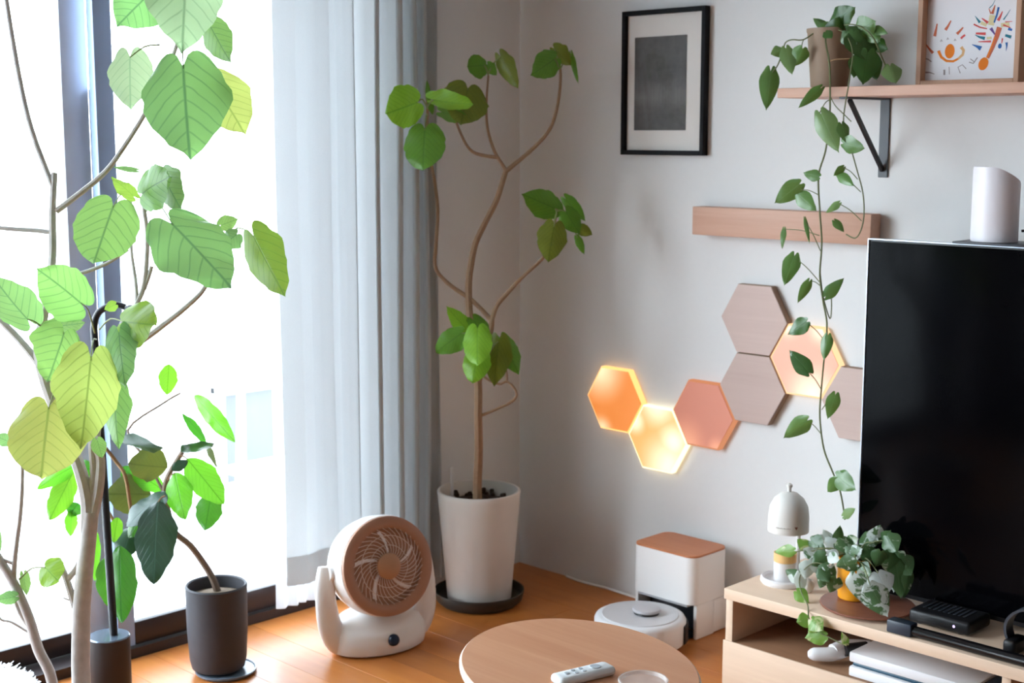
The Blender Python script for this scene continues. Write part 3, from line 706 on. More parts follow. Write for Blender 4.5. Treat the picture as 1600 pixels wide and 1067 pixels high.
cs = thing('game_console', 'white slab game console with dark blue seam lying on the lower shelf', 'game console', (1.55, -.25, .128))
c0 = onZ(1308, 1040, .165); xx = max(c0.x, 1.385)
for nm, za, zb, mt in (('lower_plate', .1285, .152, M_white2), ('core', .1525, .162, plain('seam_blue', (26, 70, 92), .3)), ('upper_plate', .1625, .186, M_white2)):
    e = .006 if nm == 'core' else 0
    MB().box((xx+e, -.385+e, za), (xx+.30-e, -.06-e, zb), .004).build(nm, mt, cs)
MB().box((xx+.30, -.38, .1285), (xx+.34, -.08, .182), .003).build('end_block', M_darkgrey, cs)
ng = tag(MB().box((xx+.36, -.36, .1285), (xx+.36+.05, -.12, .20), .006).build('media_box', M_black, None), 'black media box beside the white console in the compartment', 'box')

# ------------------------------------------------------------------ television and router
tx0, tx1, ty, tz0, tz1 = 1.3365, 2.57, -.20, .275, 1.108
tv = thing('television', 'large flat television with black screen on the wooden bench', 'television', ((tx0+tx1)/2, ty, bz))
MB().box((tx0, ty+.002, tz0), (tx1, ty+.022, tz1), .002).build('back_case', M_black, tv)
MB().box((tx0+.35, ty+.0222, tz0+.06), (tx1-.35, ty+.055, tz0+.42), .01).build('rear_housing', M_black, tv)
MB().box((tx0+.004, ty-.001, tz0+.012), (tx1-.004, ty+.0018, tz1-.004)).build('screen', M_tv, tv)
f = MB(); f.box((tx0-.0025, ty-.0015, tz0), (tx0-.0002, ty+.02, tz1+.0025)); f.box((tx0, ty-.0015, tz1+.0002), (tx1, ty+.02, tz1+.0025)); f.build('bezel', M_silver, tv)
xm = (tx0+tx1)/2+.05
MB().box((xm-.05, ty+.023, bz+.012), (xm+.05, ty+.05, tz0+.1), .006).build('stand_neck', M_black, tv)
MB().box((xm-.09, ty-.07, bz+.0005), (xm+.25, ty+.12, bz+.012), .005).build('stand_base', M_black, tv)
px0, px1 = onY(1498, 380, ty+.02), onY(1700, 380, ty+.02)
sp = thing('screen_top_platform', 'dark flat platform clipped on top of the television', 'shelf', (px0.x+.1, ty+.03, tz1))
MB().box((px0.x, ty-.012, tz1+.003), (px0.x+.235, ty+.10, tz1+.008), .002).build('plate', M_darkgrey, sp)
MB().box((px0.x+.06, ty+.0225, tz1-.09), (px0.x+.2, ty+.03, tz1+.003), .002).build('rear_clip', M_darkgrey, sp)
rx0, rx1 = onY(1512, 379, ty+.04), onY(1586, 379, ty+.04)
rcx, rcy = (rx0.x+rx1.x)/2+.004, ty+.045; ra = .052; zb_ = tz1+.0085
ro = thing('wifi_router', 'white slant-topped oval router standing on top of the television', 'router', (rcx, rcy, zb_))
q = MB(); n = 48
ztop = lambda x, y: zb_+.163-.022*max(0, (x*.8+y*.6)/ra+.35)**1.5
for i in range(n):
    a = 2*pi*i/n; x, y = ra*cos(a), ra*.82*sin(a)
    for s_ in (0, .02, .5, .96, 1.0):
        e = {0: .985, .02: 1, .5: 1, .96: 1, 1.0: .975}[s_]; q.P((rcx+x*e, rcy+y*e, zb_+(ztop(x, y)-zb_)*s_+(0 if s_ < .9 else 0)))
for i in range(n):
    j = (i+1) % n
    for t in range(4): q.f.append((i*5+t, j*5+t, j*5+t+1, i*5+t+1))
cidx = q.P((rcx, rcy, ztop(0, 0)-.0005))
for i in range(n): q.f.append((i*5+4, ((i+1) % n)*5+4, cidx))
q.f.append(tuple(i*5 for i in reversed(range(n))))
q.build('body', plain('router_white', (232, 230, 236), .35, .01), ro)
tag(MB().tube([(rcx+ra+.001, rcy+.02, zb_+.024), (rcx+.08, rcy+.03, zb_+.026), (rcx+.12, rcy+.085, zb_+.02), (rcx+.13, rcy+.115, zb_-.06), (rcx+.13, rcy+.12, zb_-.3)], .003, sub=5).build('router_cable', M_black, None), 'black power cable running from the white router', 'cable')

# ------------------------------------------------------------------ things on the bench
lc = Vector((1.172, -.262, bz)); 
wl_ = thing('warmer_lamp', 'white domed warmer lamp with ring base near the bench end', 'lamp', lc)
MB().lathe([(.001, .0), (.054, .0), (.058, .006), (.058, .013), (.054, .017), (.049, .014), (.047, .006), (.001, .006)], lc, 48).build('ring_base', plain('lamp_white', (226, 222, 222), .45, .01), wl_)
cl_ = plain('lamp_cream', (222, 220, 214), .5, .02)
MB().tube([lc+Vector((.008, .045, .012)), lc+Vector((.008, .045, .12)), lc+Vector((.008, .04, .15)), lc+Vector((.008, .01, .17))], .0055, sub=3).build('post', M_white2, wl_)
sc_ = lc+Vector((.008, 0, 0))
MB().lathe([(.047, .133), (.0495, .133), (.0498, .137), (.0495, .17), (.046, .195), (.036, .214), (.02, .227), (.008, .231), (.006, .231), (.006, .228), (.018, .223), (.034, .209), (.044, .19), (.047, .17)], sc_, 48).build('shade', cl_, wl_)
MB().lathe([(.005, .231), (.005, .240), (.0075, .243), (.0075, .248), (.004, .251), (.001, .2515)], sc_, 20).build('finial', cl_, wl_)
MB().lathe([(.001, .16), (.012, .165), (.016, .18), (.011, .205), (.001, .21)], sc_, 20).build('bulb', plain('frosted_bulb', (235, 230, 220), .3), wl_)
mk = onY(1251, 822, sc_.y-.0492)
ang = radians(-35)
q = MB()
for (u, v) in ((0, 0),):
    pl = [(-.0035, .0025), (-.0015, .0038), (0, .0022), (.002, .0038), (.0042, .0022), (.0005, -.0045)]
    Mx = Matrix.Translation(sc_+Vector((.0499*cos(ang), .0499*sin(ang), .152))) @ Matrix.Rotation(ang+pi/2, 4, 'Z'); q.M = Mx
    q.prism(pl, lambda u, v, d: (u, d, v), .0004, -.0006)
q.build('emblem', plain('mark_brown', (128, 84, 70), .6), wl_, smooth=False)
q = MB()
for k in range(9):
    a = ang-.30-.085*k; q.M = Matrix.Translation(sc_+Vector((.04985*cos(a), .04985*sin(a), .1495))) @ Matrix.Rotation(a+pi/2, 4, 'Z'); q.box((-.0013, -.0004, 0), (.0013, .0004, .0016+.0008*(k % 2)))
q.build('lettering', plain('mark_grey', (170, 166, 160), .6), wl_, smooth=False)['kind'] = 'stuff'
jc = lc+Vector((.004, -.004, .0063))
jr = thing('candle_jar', 'white candle jar with amber band under the domed lamp', 'candle', jc)
MB().lathe([(.001, 0), (.026, 0), (.0275, .003), (.0275, .05), (.001, .0502)], jc, 36).build('jar', plain('jar_white', (228, 226, 226), .25, .01), jr)
MB().lathe([(.0278, .0505), (.0278, .072), (.001, .0722)], jc, 36).build('amber_band', plain('amber_wax', (232, 190, 130), .35), jr)
oc = onZ(1259, 924, bz); oc = Vector((1.252, -.285, bz))
tag(MB().lathe([(.001, 0), (.009, .0005), (.015, .006), (.0175, .015), (.0165, .024), (.011, .032), (.005, .0355), (.001, .036)], oc, 28).build('ceramic_egg', plain('pebble_white', (214, 208, 204), .4, .04), None), 'small whitish rounded ornament between candle jar and orange pot', 'ornament')
pc = onZ(1355, 950, bz); pc = Vector((pc.x, pc.y, bz))
tag(MB().lathe([(.001, .0005), (.085, .0005), (.107, .007), (.109, .010), (.107, .012), (.001, .0115)], pc, 64).build('wooden_plate', M_walnut, None), 'dark reddish-brown round wooden plate under the orange pot', 'plate')
# black set-top box, rod with block end, headband
a = onZ(1420, 975, bz); b = onZ(1512, 999, bz)
stb = thing('set_top_box', 'flat black box with small violet light in front of the television', 'set-top box', ((a.x+b.x)/2, -.25, bz))
bx = (1.535, -.308, 1.683, -.206)
MB().box((bx[0], bx[1], bz+.004), (bx[2], bx[3], bz+.034), .008, 3).build('case', M_black, stb)
for u in (.02, .12):
    for v in (.02, .08): MB().lathe([(.001, 0), (.008, 0), (.008, .004), (.001, .004)], (bx[0]+u, bx[1]+v, bz), 12).build('foot', M_darkgrey, stb)
le = onY(1490, 981, bx[1]-.0005)
q = MB(); q.M = Matrix.Translation((le.x, bx[1]-.0002, bz+.019)) @ Matrix.Rotation(pi/2, 4, 'X'); q.lathe([(.0032, 0), (.0028, .0008), (.001, .001)], seg=16).build('indicator_light', emit('violet_led', (214, 190, 255), 1.6), stb)
for i in range(9): MB().box((bx[0]+.02+.012*i, bx[1]+.03, bz+.0341), (bx[0]+.026+.012*i, bx[1]+.085, bz+.0352), .0004, 1).build('vent_rib', M_darkgrey, stb)
bl = onZ(1403, 1000, bz+.02)
rod = thing('black_rod', 'black rod with thick square end lying along the bench front', 'rod', (1.72, -.385, bz))
yb = -.388
MB().box((1.532, yb-.009, bz+.0005), (1.592, yb+.022, bz+.030), .004, 2).build('block_end', plain('slate_block', (44, 54, 66), .35), rod)
MB().tube([(1.59, yb+.007, bz+.0125), (1.75, yb+.007, bz+.0122), (2.05, yb+.007, bz+.0122)], .012, seg=20, sub=1).build('bar', M_black_gl, rod)
MB().box((2.05, yb-.009, bz+.0005), (2.11, yb+.022, bz+.030), .004, 2).build('block_end', M_darkgrey, rod)
hb = thing('headband', 'dark grey curved headband standing on the bench behind the rod', 'headphones', (1.84, -.33, bz))
ctr = Vector((1.838, -.318, bz+.055)); q = MB(); n = 28
for i in range(n+1):
    a = radians(-42)+radians(264)*i/n
    for (r_, w_) in ((.066, -.016), (.066, .016), (.060, .016), (.060, -.016)):
        q.P(ctr+Vector((r_*cos(a), w_, r_*sin(a)*.82)))
for i in range(n):
    for t in range(4): q.f.append((i*4+t, (i+1)*4+t, (i+1)*4+(t+1) % 4, i*4+(t+1) % 4))
q.f += [(0, 1, 2, 3), (n*4+3, n*4+2, n*4+1, n*4)]
q.build('band', M_darkgrey, hb)
for a in (-42, 222):
    a = radians(a); MB().box(ctr+Vector((.063*cos(a)-.014, -.03, -.055)), ctr+Vector((.063*cos(a)+.014, .03, -.02)), .008, 3).build('ear_pad', M_black, hb)

# ------------------------------------------------------------------ floor lamp, cushion
lb = Vector((.182, -1.54, 0)); lz = .2
fl_ = thing('floor_lamp', 'black floor lamp with cylinder base and slim leaning pole', 'floor lamp', lb)
MB().lathe([(.001, 0), (.046, 0), (.0475, .003), (.0475, lz-.003)], lb, 48).build('base', plain('lamp_base_dark', (46, 36, 34), .5), fl_)
MB().lathe([(.0475, lz-.003), (.0455, lz), (.001, lz)], lb, 48).build('base_top', plain('lamp_base_top', (120, 134, 150), .22, .02, metal=.6), fl_)
pp = [at(178, 992, 3.3), at(161, 732, 3.3), at(149, 545, 3.3), at(147, 510, 3.3), at(153, 490, 3.3), at(166, 480, 3.3), at(182, 476, 3.3), at(196, 480, 3.3)]
pp[0].z = lz-.005
MB().tube(pp, [.0092, .0092, .0088, .0085, .0082, .008, .0075, .0075], seg=12, sub=4).build('pole', M_black, fl_)
hd = at(206, 500, 3.3); MB().lathe([(.008, .035), (.014, .03), (.034, -.02), (.031, -.02), (.011, .026)], hd, 28).build('shade', M_black, fl_)
MB().lathe([(.001, .02), (.012, .012), (.016, -.002), (.011, -.016), (.001, -.018)], hd, 18).build('bulb', M_white, fl_)
cc = Vector((.135, -1.93, 0)); rC = .225
cu = thing('floor_cushion', 'white shaggy floor cushion by the window, mostly out of view', 'cushion', cc)
mfl = plain('white_fleece', (244, 243, 242), .95, .04, 80, bump=.6)
MB().lathe([(.001, 0), (rC*.85, 0), (rC, .04), (rC, .1), (rC*.93, .145), (rC*.6, .157), (.001, .16)], cc, 48).build('cover', mfl, cu)
q = MB(); rr = random.Random(5)
for i in range(900):
    a = rr.uniform(0, 2*pi); t = rr.random(); r_ = rC*(.86+.13*t); z = .15-.06*t*t
    p = cc+Vector((r_*cos(a), r_*sin(a), z)); dr = Vector((cos(a+rr.uniform(-.5, .5)), sin(a+rr.uniform(-.5, .5)), rr.uniform(-.2, .6)))*rr.uniform(.008, .018); s_ = dr.cross(Vector((0, 0, 1))).normalized()*.004
    k = len(q.v)
    for v in (p-s_, p+s_, p+dr+s_*.3, p+dr-s_*.3, p+Vector((0, 0, -.004))): q.v.append(tuple(v))
    q.f += [(k, k+1, k+2, k+3), (k+1, k, k+4)]
q.build('tufts', mfl, cu, smooth=False)['kind'] = 'stuff'

# ------------------------------------------------------------------ big window ficus
L_fg = [leafmat('ficus_leaf_green', (112, 158, 94), (130, 172, 108), (70, 112, 66), (148, 196, 98), .55, nv=6, slope=.42),
        leafmat('ficus_leaf_dark', (92, 140, 90), (106, 152, 98), (66, 112, 72), (142, 190, 106), .55, nv=6, slope=.42),
        leafmat('ficus_leaf_yellow', (150, 170, 66), (164, 182, 72), (116, 140, 60), (192, 206, 104), .6, nv=7, slope=.42),
        leafmat('ficus_leaf_glare_pale', (150, 180, 138), (166, 190, 150), (112, 146, 106), (176, 202, 152), .6, nv=6, slope=.42),  # top leaves, window glare painted in as a paler green
        leafmat('ficus_leaf_lime', (116, 170, 40), (130, 184, 48), (100, 146, 50), (160, 206, 76), .6, nv=6, slope=.42)]
G, DK, YL, PL, LM = L_fg
D0 = 2.75
tp = at(127, 1067, D0); base = Vector((tp.x+.012, tp.y, 0))
fg = thing('window_ficus', 'tall grey-trunked ficus with big heart-shaped leaves in front of the window', 'potted tree', base)
MB().lathe([(.001, .0), (.10, 0), (.105, .01), (.135, .18), (.139, .195), (.128, .2), (.123, .19), (.12, .17), (.001, .165)], base, 44).build('pot', M_pot_w, fg)
MB().lathe([(.121, .168), (.08, .178), (.001, .18)], base, 28).build('soil', M_soil, fg)
MB().tube([base+Vector((0, 0, .15)), at(127, 1067, D0), at(127, 965, D0), at(131, 905, D0), at(137, 850, D0), at(142, 800, D0)], [.019, .0178, .0172, .0165, .0155, .015], seg=14, sub=4).build('trunk', M_bark, fg)
br = lambda pts, r0, r1, d=D0, m=M_bark: branch('branch', fg, m, pts, r0, r1, d)
br([(137, 830), (136, 780), (122, 725), (100, 675), (76, 612), (62, 565), (60, 535), (67, 500), (75, 455), (82, 400), (82, 330), (85, 270)], 11.5, 5, D0)
br([(140, 825), (153, 770), (157, 720), (150, 690), (158, 640, 2.8), (190, 560, 2.85), (243, 517, 2.85), (290, 480, 2.85), (322, 446, 2.85), (350, 380, 2.85)], 9, 3)
br([(140, 800), (146, 740), (143, 690), (148, 620, 2.8), (175, 540, 2.85), (213, 475, 2.85), (226, 440, 2.85), (230, 370, 2.85), (225, 325, 2.85), (228, 305, 2.85)], 6, 3)
br([(214, 476, 2.85), (212, 440, 2.85), (205, 388, 2.85), (205, 314, 2.85)], 3.5, 2)
br([(225, 452, 2.85), (233, 430, 2.85), (237, 416, 2.85)], 3.5, 3)
br([(82, 290), (50, 205), (30, 120), (10, 0), (4, -60)], 4.5, 3.5)
br([(88, 330), (130, 298), (165, 268), (190, 235), (225, 180), (262, 110), (285, 30), (286, -70)], 5, 2.5)
br([(80, 363), (55, 360), (0, 356), (-60, 345)], 4, 3)
br([(62, 570), (45, 548), (22, 522), (-8, 490), (-60, 420)], 6.5, 5)
br([(84, 440), (133, 425), (168, 411), (200, 390)], 3.5, 2.5)
br([(124, 968), (112, 930), (104, 905), (95, 883)], 6.5, 5)
br([(106, 905), (122, 882), (133, 840), (139, 800)], 5, 4)
br([(116, 935), (108, 937), (99, 934)], 2, 1)
s2 = MB().tube([base+Vector((-.02, -.05, .16)), at(82, 1067, 2.72), at(60, 1015, 2.72), at(45, 965, 2.72), at(22, 912, 2.72), at(-5, 868, 2.72), at(-40, 810, 2.72)], [.0115, .0105, .0105, .0098, .009, .0085, .008], seg=10, sub=4); s2.build('branch', M_bark, fg)
br([(50, 984, 2.72), (27, 945, 2.72), (22, 890, 2.72), (32, 800, 2.72), (35, 740, 2.72), (33, 700, 2.72)], 5, 2.5)
br([(48, 990, 2.72), (18, 972, 2.72), (2, 968, 2.72), (-12, 950, 2.72)], 2.2, 1.8)
br([(20, 880, 2.72), (0, 872, 2.72), (-20, 860, 2.72)], 3, 2)
lf = lambda m, b, t, w, d=2.7, dt=None, roll=0, pet=None, **k: leaf(fg, m, b, t, w, d, dt, roll, k.pop('shape', 'heart'), pet, M_pet, **k)
lf(DK, (236, -12), (182, 42), 82, 2.78, 2.74, 15)
lf(PL, (290, -62), (284, 84), 124, 2.74, 2.66, -8)
lf(G, (328, 40), (361, 98), 50, 2.8, 2.78, 20)
lf(PL, (203, 88), (204, 172), 72, 2.82, 2.8, 10, pet=(250, 70))
lf(DK, (286, 104), (297, 250), 138, 2.64, 2.58, 6, pet=(285, 40, 2.74))
lf(YL, (330, 128), (384, 212), 92, 2.72, 2.7, -18)
lf(G, (177, 322), (146, 412), 98, 2.66, 2.6, 12, shape='rounded', pet=(205, 320, 2.85))
lf(DK, (213, 266), (176, 261), 9, 2.7); lf(LM, (209, 307), (174, 277), 26, 2.7, roll=45)
lf(G, (222, 303), (266, 276), 62, 2.72, 2.66, -30, shape='rounded', pet=(228, 310, 2.85)); lf(DK, (256, 274), (284, 328), 44, 2.74, 2.7, 40)
lf(DK, (268, 349), (362, 450), 112, 2.66, 2.58, -20, pet=(228, 330, 2.85), wave=.05)
lf(G, (345, 352), (372, 342), 26, 2.78); lf(DK, (370, 366), (346, 386), 34, 2.76, roll=30)
lf(LM, (396, 368), (446, 464), 64, 2.68, 2.6, 25, pet=(350, 380, 2.85))
lf(DK, (44, 500), (-14, 428), 66, 2.66, 2.6, -22, pet=(64, 510))
lf(G, (128, 475), (56, 419), 82, 2.62, 2.56, 24, pet=(148, 520, 2.75))
lf(DK, (84, 510), (134, 504), 34, 2.7, roll=20)
lf(LM, (192, 503), (242, 508), 76, 2.66, 2.6, -12, shape='rounded', pet=(155, 515, 2.75)); lf(LM, (180, 476), (163, 484), 18, 2.7)
lf(DK, (186, 520), (196, 607), 52, 2.64, 2.6, 30, wave=.05)
lf(G, (100, 520), (74, 597), 84, 2.66, 2.6, -25, pet=(70, 512), wave=.05)
lf(YL, (142, 560), (126, 702), 104, 2.58, 2.52, -14, pet=(150, 530, 2.7), wave=.04)
lf(G, (180, 606), (186, 702), 44, 2.66, 2.62, 30)
lf(YL, (76, 637), (64, 748), 116, 2.56, 2.5, 10, shape='rounded', pet=(108, 578, 2.7))
lf(G, (152, 688), (160, 716), 24, 2.7); lf(DK, (14, 690), (-10, 680), 22, 2.7)
lf(LM, (70, 886), (92, 908), 48, 2.68, 2.66, 20, shape='rounded', pet=(30, 905, 2.72)); lf(G, (37, 897), (42, 931), 17, 2.72, roll=30)
lf(DK, (24, 932), (-8, 938), 22, 2.7); lf(DK, (-8, 826), (1, 862), 14, 2.7)

# ------------------------------------------------------------------ rubber plant in the charcoal pot
rc_ = Vector((.118, -1.205, 0)); M_rs = plain('rubber_stem', (132, 112, 98), .7, .2, 60)
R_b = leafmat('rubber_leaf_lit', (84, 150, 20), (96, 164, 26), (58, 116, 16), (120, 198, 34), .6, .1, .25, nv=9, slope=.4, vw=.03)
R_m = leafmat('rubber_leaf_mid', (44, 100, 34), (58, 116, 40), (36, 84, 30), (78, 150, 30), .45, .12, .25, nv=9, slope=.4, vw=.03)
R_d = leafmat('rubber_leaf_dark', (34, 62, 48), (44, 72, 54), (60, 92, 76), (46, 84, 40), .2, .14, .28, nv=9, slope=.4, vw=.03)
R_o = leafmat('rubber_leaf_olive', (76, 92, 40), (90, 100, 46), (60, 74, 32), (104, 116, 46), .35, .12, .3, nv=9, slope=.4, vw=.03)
rp_ = thing('rubber_plant', 'glossy oval-leaved rubber plant in a tall charcoal pot', 'potted plant', rc_)
MB().lathe([(.001, .012), (.058, .012), (.066, .018), (.071, .04), (.0755, .12), (.0765, .218), (.0775, .228), (.0745, .232), (.0705, .229), (.069, .2), (.001, .196)], rc_, 52).build('pot', M_pot_k, rp_)
MB().lathe([(.0695, .2), (.04, .207), (.001, .208)], rc_, 28).build('soil', plain('pale_soil', (120, 104, 88), .95, .3, 120, bump=1), rp_)
tag(MB().lathe([(.001, .0), (.070, .0), (.077, .006), (.077, .0105), (.073, .011), (.071, .0085), (.001, .008)], rc_+Vector((.013, .013, 0)), 44).build('pot_saucer', plain('blue_grey_saucer', (96, 108, 122), .25), None), 'small blue-grey saucer under the charcoal pot', 'saucer')
dr_ = 3.5
rb_ = lambda pts, r0, r1, d=dr_, m=M_rs: branch('branch', rp_, m, pts, r0, r1, d)
rb_([(340, 925, 3.6), (333, 905, 3.58), (318, 880, 3.56), (297, 852, 3.54), (272, 830, 3.52), (263, 800), (257, 772), (262, 745), (285, 706)], 6, 4)
rb_([(272, 830, 3.52), (230, 850), (212, 850), (185, 825), (170, 800), (160, 782)], 4, 2, m=M_twig)
rb_([(215, 850), (205, 800, 3.45), (196, 745, 3.42), (182, 722, 3.42), (165, 700, 3.4)], 3, 3, m=M_twig)
rb_([(257, 772), (230, 720), (200, 672), (255, 630), (282, 614)], 2.5, 1.6)
rb_([(168, 782), (190, 779), (207, 783), (215, 790)], 2, 2, m=M_twig)
rl_ = lambda m, b, t, w, d=3.42, dt=None, roll=0, **k: leaf(rp_, m, b, t, w, d, dt, roll, k.pop('shape', 'oval'), k.pop('pet', None), M_twig, **k)
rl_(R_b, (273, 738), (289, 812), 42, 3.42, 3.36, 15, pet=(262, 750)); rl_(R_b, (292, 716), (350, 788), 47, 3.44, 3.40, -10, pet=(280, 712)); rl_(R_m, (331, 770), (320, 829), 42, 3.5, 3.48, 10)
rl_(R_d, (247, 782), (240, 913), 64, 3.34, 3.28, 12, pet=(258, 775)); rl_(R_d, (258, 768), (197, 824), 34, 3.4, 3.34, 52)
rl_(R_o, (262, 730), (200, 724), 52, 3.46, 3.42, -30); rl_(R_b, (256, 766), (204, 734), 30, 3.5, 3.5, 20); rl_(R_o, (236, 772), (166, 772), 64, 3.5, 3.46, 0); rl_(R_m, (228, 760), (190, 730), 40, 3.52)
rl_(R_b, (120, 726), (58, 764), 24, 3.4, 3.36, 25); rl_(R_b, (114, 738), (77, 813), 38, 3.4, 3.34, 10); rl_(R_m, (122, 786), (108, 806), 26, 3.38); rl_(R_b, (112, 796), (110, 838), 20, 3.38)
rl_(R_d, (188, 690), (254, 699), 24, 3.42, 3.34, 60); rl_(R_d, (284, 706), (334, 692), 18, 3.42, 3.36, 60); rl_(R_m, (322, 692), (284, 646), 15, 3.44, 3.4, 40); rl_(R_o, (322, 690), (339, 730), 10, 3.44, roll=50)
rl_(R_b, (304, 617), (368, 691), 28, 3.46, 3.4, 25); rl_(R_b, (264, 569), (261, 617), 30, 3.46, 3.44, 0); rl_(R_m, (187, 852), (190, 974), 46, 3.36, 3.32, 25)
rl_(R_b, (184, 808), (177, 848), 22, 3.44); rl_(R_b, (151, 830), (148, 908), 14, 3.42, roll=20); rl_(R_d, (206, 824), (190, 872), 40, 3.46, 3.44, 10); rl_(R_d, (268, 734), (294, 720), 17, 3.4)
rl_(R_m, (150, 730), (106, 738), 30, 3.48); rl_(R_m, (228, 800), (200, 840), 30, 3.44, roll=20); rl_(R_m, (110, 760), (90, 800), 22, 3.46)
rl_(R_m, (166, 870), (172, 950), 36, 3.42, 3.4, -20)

# ------------------------------------------------------------------ corner ficus in the white pot
fc = Vector((.190, -.360, 0))
tag(MB().lathe([(.001, .0005), (.112, .0005), (.125, .012), (.131, .036), (.131, .04), (.127, .04), (.121, .018), (.1, .012), (.001, .011)], fc, 56).build('pot_saucer', M_sauc, None), 'dark olive saucer under the white corner pot', 'saucer')
bf = thing('corner_ficus', 'tall thin-stemmed ficus in a tapered white pot at the corner', 'potted tree', fc)
MB().lathe([(.001, .0135), (.088, .0135), (.093, .018), (.1185, .32), (.1205, .332), (.1185, .336), (.112, .336), (.110, .326), (.104, .29), (.001, .285)], fc, 56).build('pot', M_pot_w, bf)
q = MB(); q.lathe([(.105, .29), (.07, .305), (.03, .31), (.001, .311)], fc, 30); rr = random.Random(2)
for i in range(60):
    a = rr.uniform(0, 2*pi); r_ = rr.uniform(0, .095); q.box(fc+Vector((r_*cos(a)-.006, r_*sin(a)-.006, .3)), fc+Vector((r_*cos(a)+.006, r_*sin(a)+.006, .311+rr.uniform(0, .008))), .003, 1)
q.build('soil', M_soil, bf)
A = at(697, 757, 3.93); A.z = .31
MB().box((.112, -.40, .30), (.116, -.39, .395), .001).build('plant_tag', M_white2, bf)
db = 3.93
bb = lambda pts, r0, r1, d=db, m=M_bark2, nm='branch': branch(nm, bf, m, pts, r0, r1, d)
bb([(746, 785, 4.03), (746, 755, 4.02), (748, 700, 3.98), (747, 650), (747, 600), (742, 545), (734, 495), (732, 448), (735, 418), (743, 380), (757, 350), (776, 312), (790, 268)], 7.2, 4.2, nm='trunk')
bb([(747, 600), (756, 560), (764, 530), (767, 512), (768, 500)], 5, 4.5)
bb([(768, 500), (737, 469), (704, 446), (681, 420), (681, 385), (684, 330), (680, 290), (675, 262), (668, 215), (668, 170), (666, 150)], 3.6, 2)
bb([(768, 500), (776, 478), (793, 458), (815, 434), (849, 402), (862, 372), (868, 340), (870, 318)], 4, 1.8)
bb([(790, 268), (802, 258), (835, 230), (860, 200), (872, 160), (876, 118), (872, 92)], 4.0, 1.8)
bb([(790, 266), (784, 256), (772, 235), (762, 202), (760, 165), (763, 118)], 3.2, 1.6)
bb([(778, 246), (744, 240), (728, 225), (714, 194), (705, 165)], 3, 1.6)
bb([(750, 650), (780, 637), (800, 627), (807, 617), (803, 606), (792, 596), (780, 600), (764, 594), (752, 585)], 2.4, 1.8); bb([(792, 597), (791, 580), (786, 560)], 2, 1.5)
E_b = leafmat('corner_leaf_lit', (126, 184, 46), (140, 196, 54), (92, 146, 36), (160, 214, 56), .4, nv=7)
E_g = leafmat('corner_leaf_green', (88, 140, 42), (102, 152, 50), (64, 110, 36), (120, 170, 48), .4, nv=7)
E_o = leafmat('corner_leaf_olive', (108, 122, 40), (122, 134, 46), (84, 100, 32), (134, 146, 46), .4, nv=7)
bl_ = lambda m, b, t, w, d=3.85, dt=None, roll=0, **k: leaf(bf, m, b, t, w, d, dt, roll, k.pop('shape', 'heart'), k.pop('pet', None), M_pet, **k)
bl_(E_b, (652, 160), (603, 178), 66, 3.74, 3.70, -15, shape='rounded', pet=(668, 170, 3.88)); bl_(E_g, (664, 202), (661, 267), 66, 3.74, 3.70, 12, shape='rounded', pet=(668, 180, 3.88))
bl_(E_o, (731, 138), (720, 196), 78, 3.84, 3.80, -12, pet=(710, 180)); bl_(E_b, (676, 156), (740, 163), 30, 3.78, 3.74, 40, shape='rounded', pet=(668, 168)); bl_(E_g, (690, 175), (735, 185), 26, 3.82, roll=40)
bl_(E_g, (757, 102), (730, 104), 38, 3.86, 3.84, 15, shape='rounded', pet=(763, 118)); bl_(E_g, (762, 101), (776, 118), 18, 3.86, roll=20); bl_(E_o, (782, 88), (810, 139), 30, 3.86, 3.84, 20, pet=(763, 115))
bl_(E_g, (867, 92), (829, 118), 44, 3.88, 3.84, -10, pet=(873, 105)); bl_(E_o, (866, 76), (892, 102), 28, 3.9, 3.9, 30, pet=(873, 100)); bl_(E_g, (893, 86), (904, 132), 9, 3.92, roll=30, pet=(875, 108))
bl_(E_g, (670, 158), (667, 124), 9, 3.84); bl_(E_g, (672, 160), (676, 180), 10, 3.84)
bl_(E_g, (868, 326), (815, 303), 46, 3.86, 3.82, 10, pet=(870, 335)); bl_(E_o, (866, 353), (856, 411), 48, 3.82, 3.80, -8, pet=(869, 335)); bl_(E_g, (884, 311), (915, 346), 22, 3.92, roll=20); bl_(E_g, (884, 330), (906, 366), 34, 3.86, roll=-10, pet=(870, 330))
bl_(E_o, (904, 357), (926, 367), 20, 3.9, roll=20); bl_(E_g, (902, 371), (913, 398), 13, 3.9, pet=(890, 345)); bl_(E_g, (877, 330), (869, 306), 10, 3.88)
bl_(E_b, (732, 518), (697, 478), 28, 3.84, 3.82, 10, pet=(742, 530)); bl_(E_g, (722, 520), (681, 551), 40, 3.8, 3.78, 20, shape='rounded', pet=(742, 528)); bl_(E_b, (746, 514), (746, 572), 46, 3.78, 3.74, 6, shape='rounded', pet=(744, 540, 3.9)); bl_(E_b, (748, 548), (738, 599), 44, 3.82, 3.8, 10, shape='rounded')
bl_(E_g, (740, 500), (766, 540), 34, 3.84, roll=-15); bl_(E_o, (779, 532), (772, 604), 46, 3.84, 3.82, 10, pet=(762, 560)); bl_(E_g, (784, 530), (811, 585), 40, 3.86, 3.84, -25)

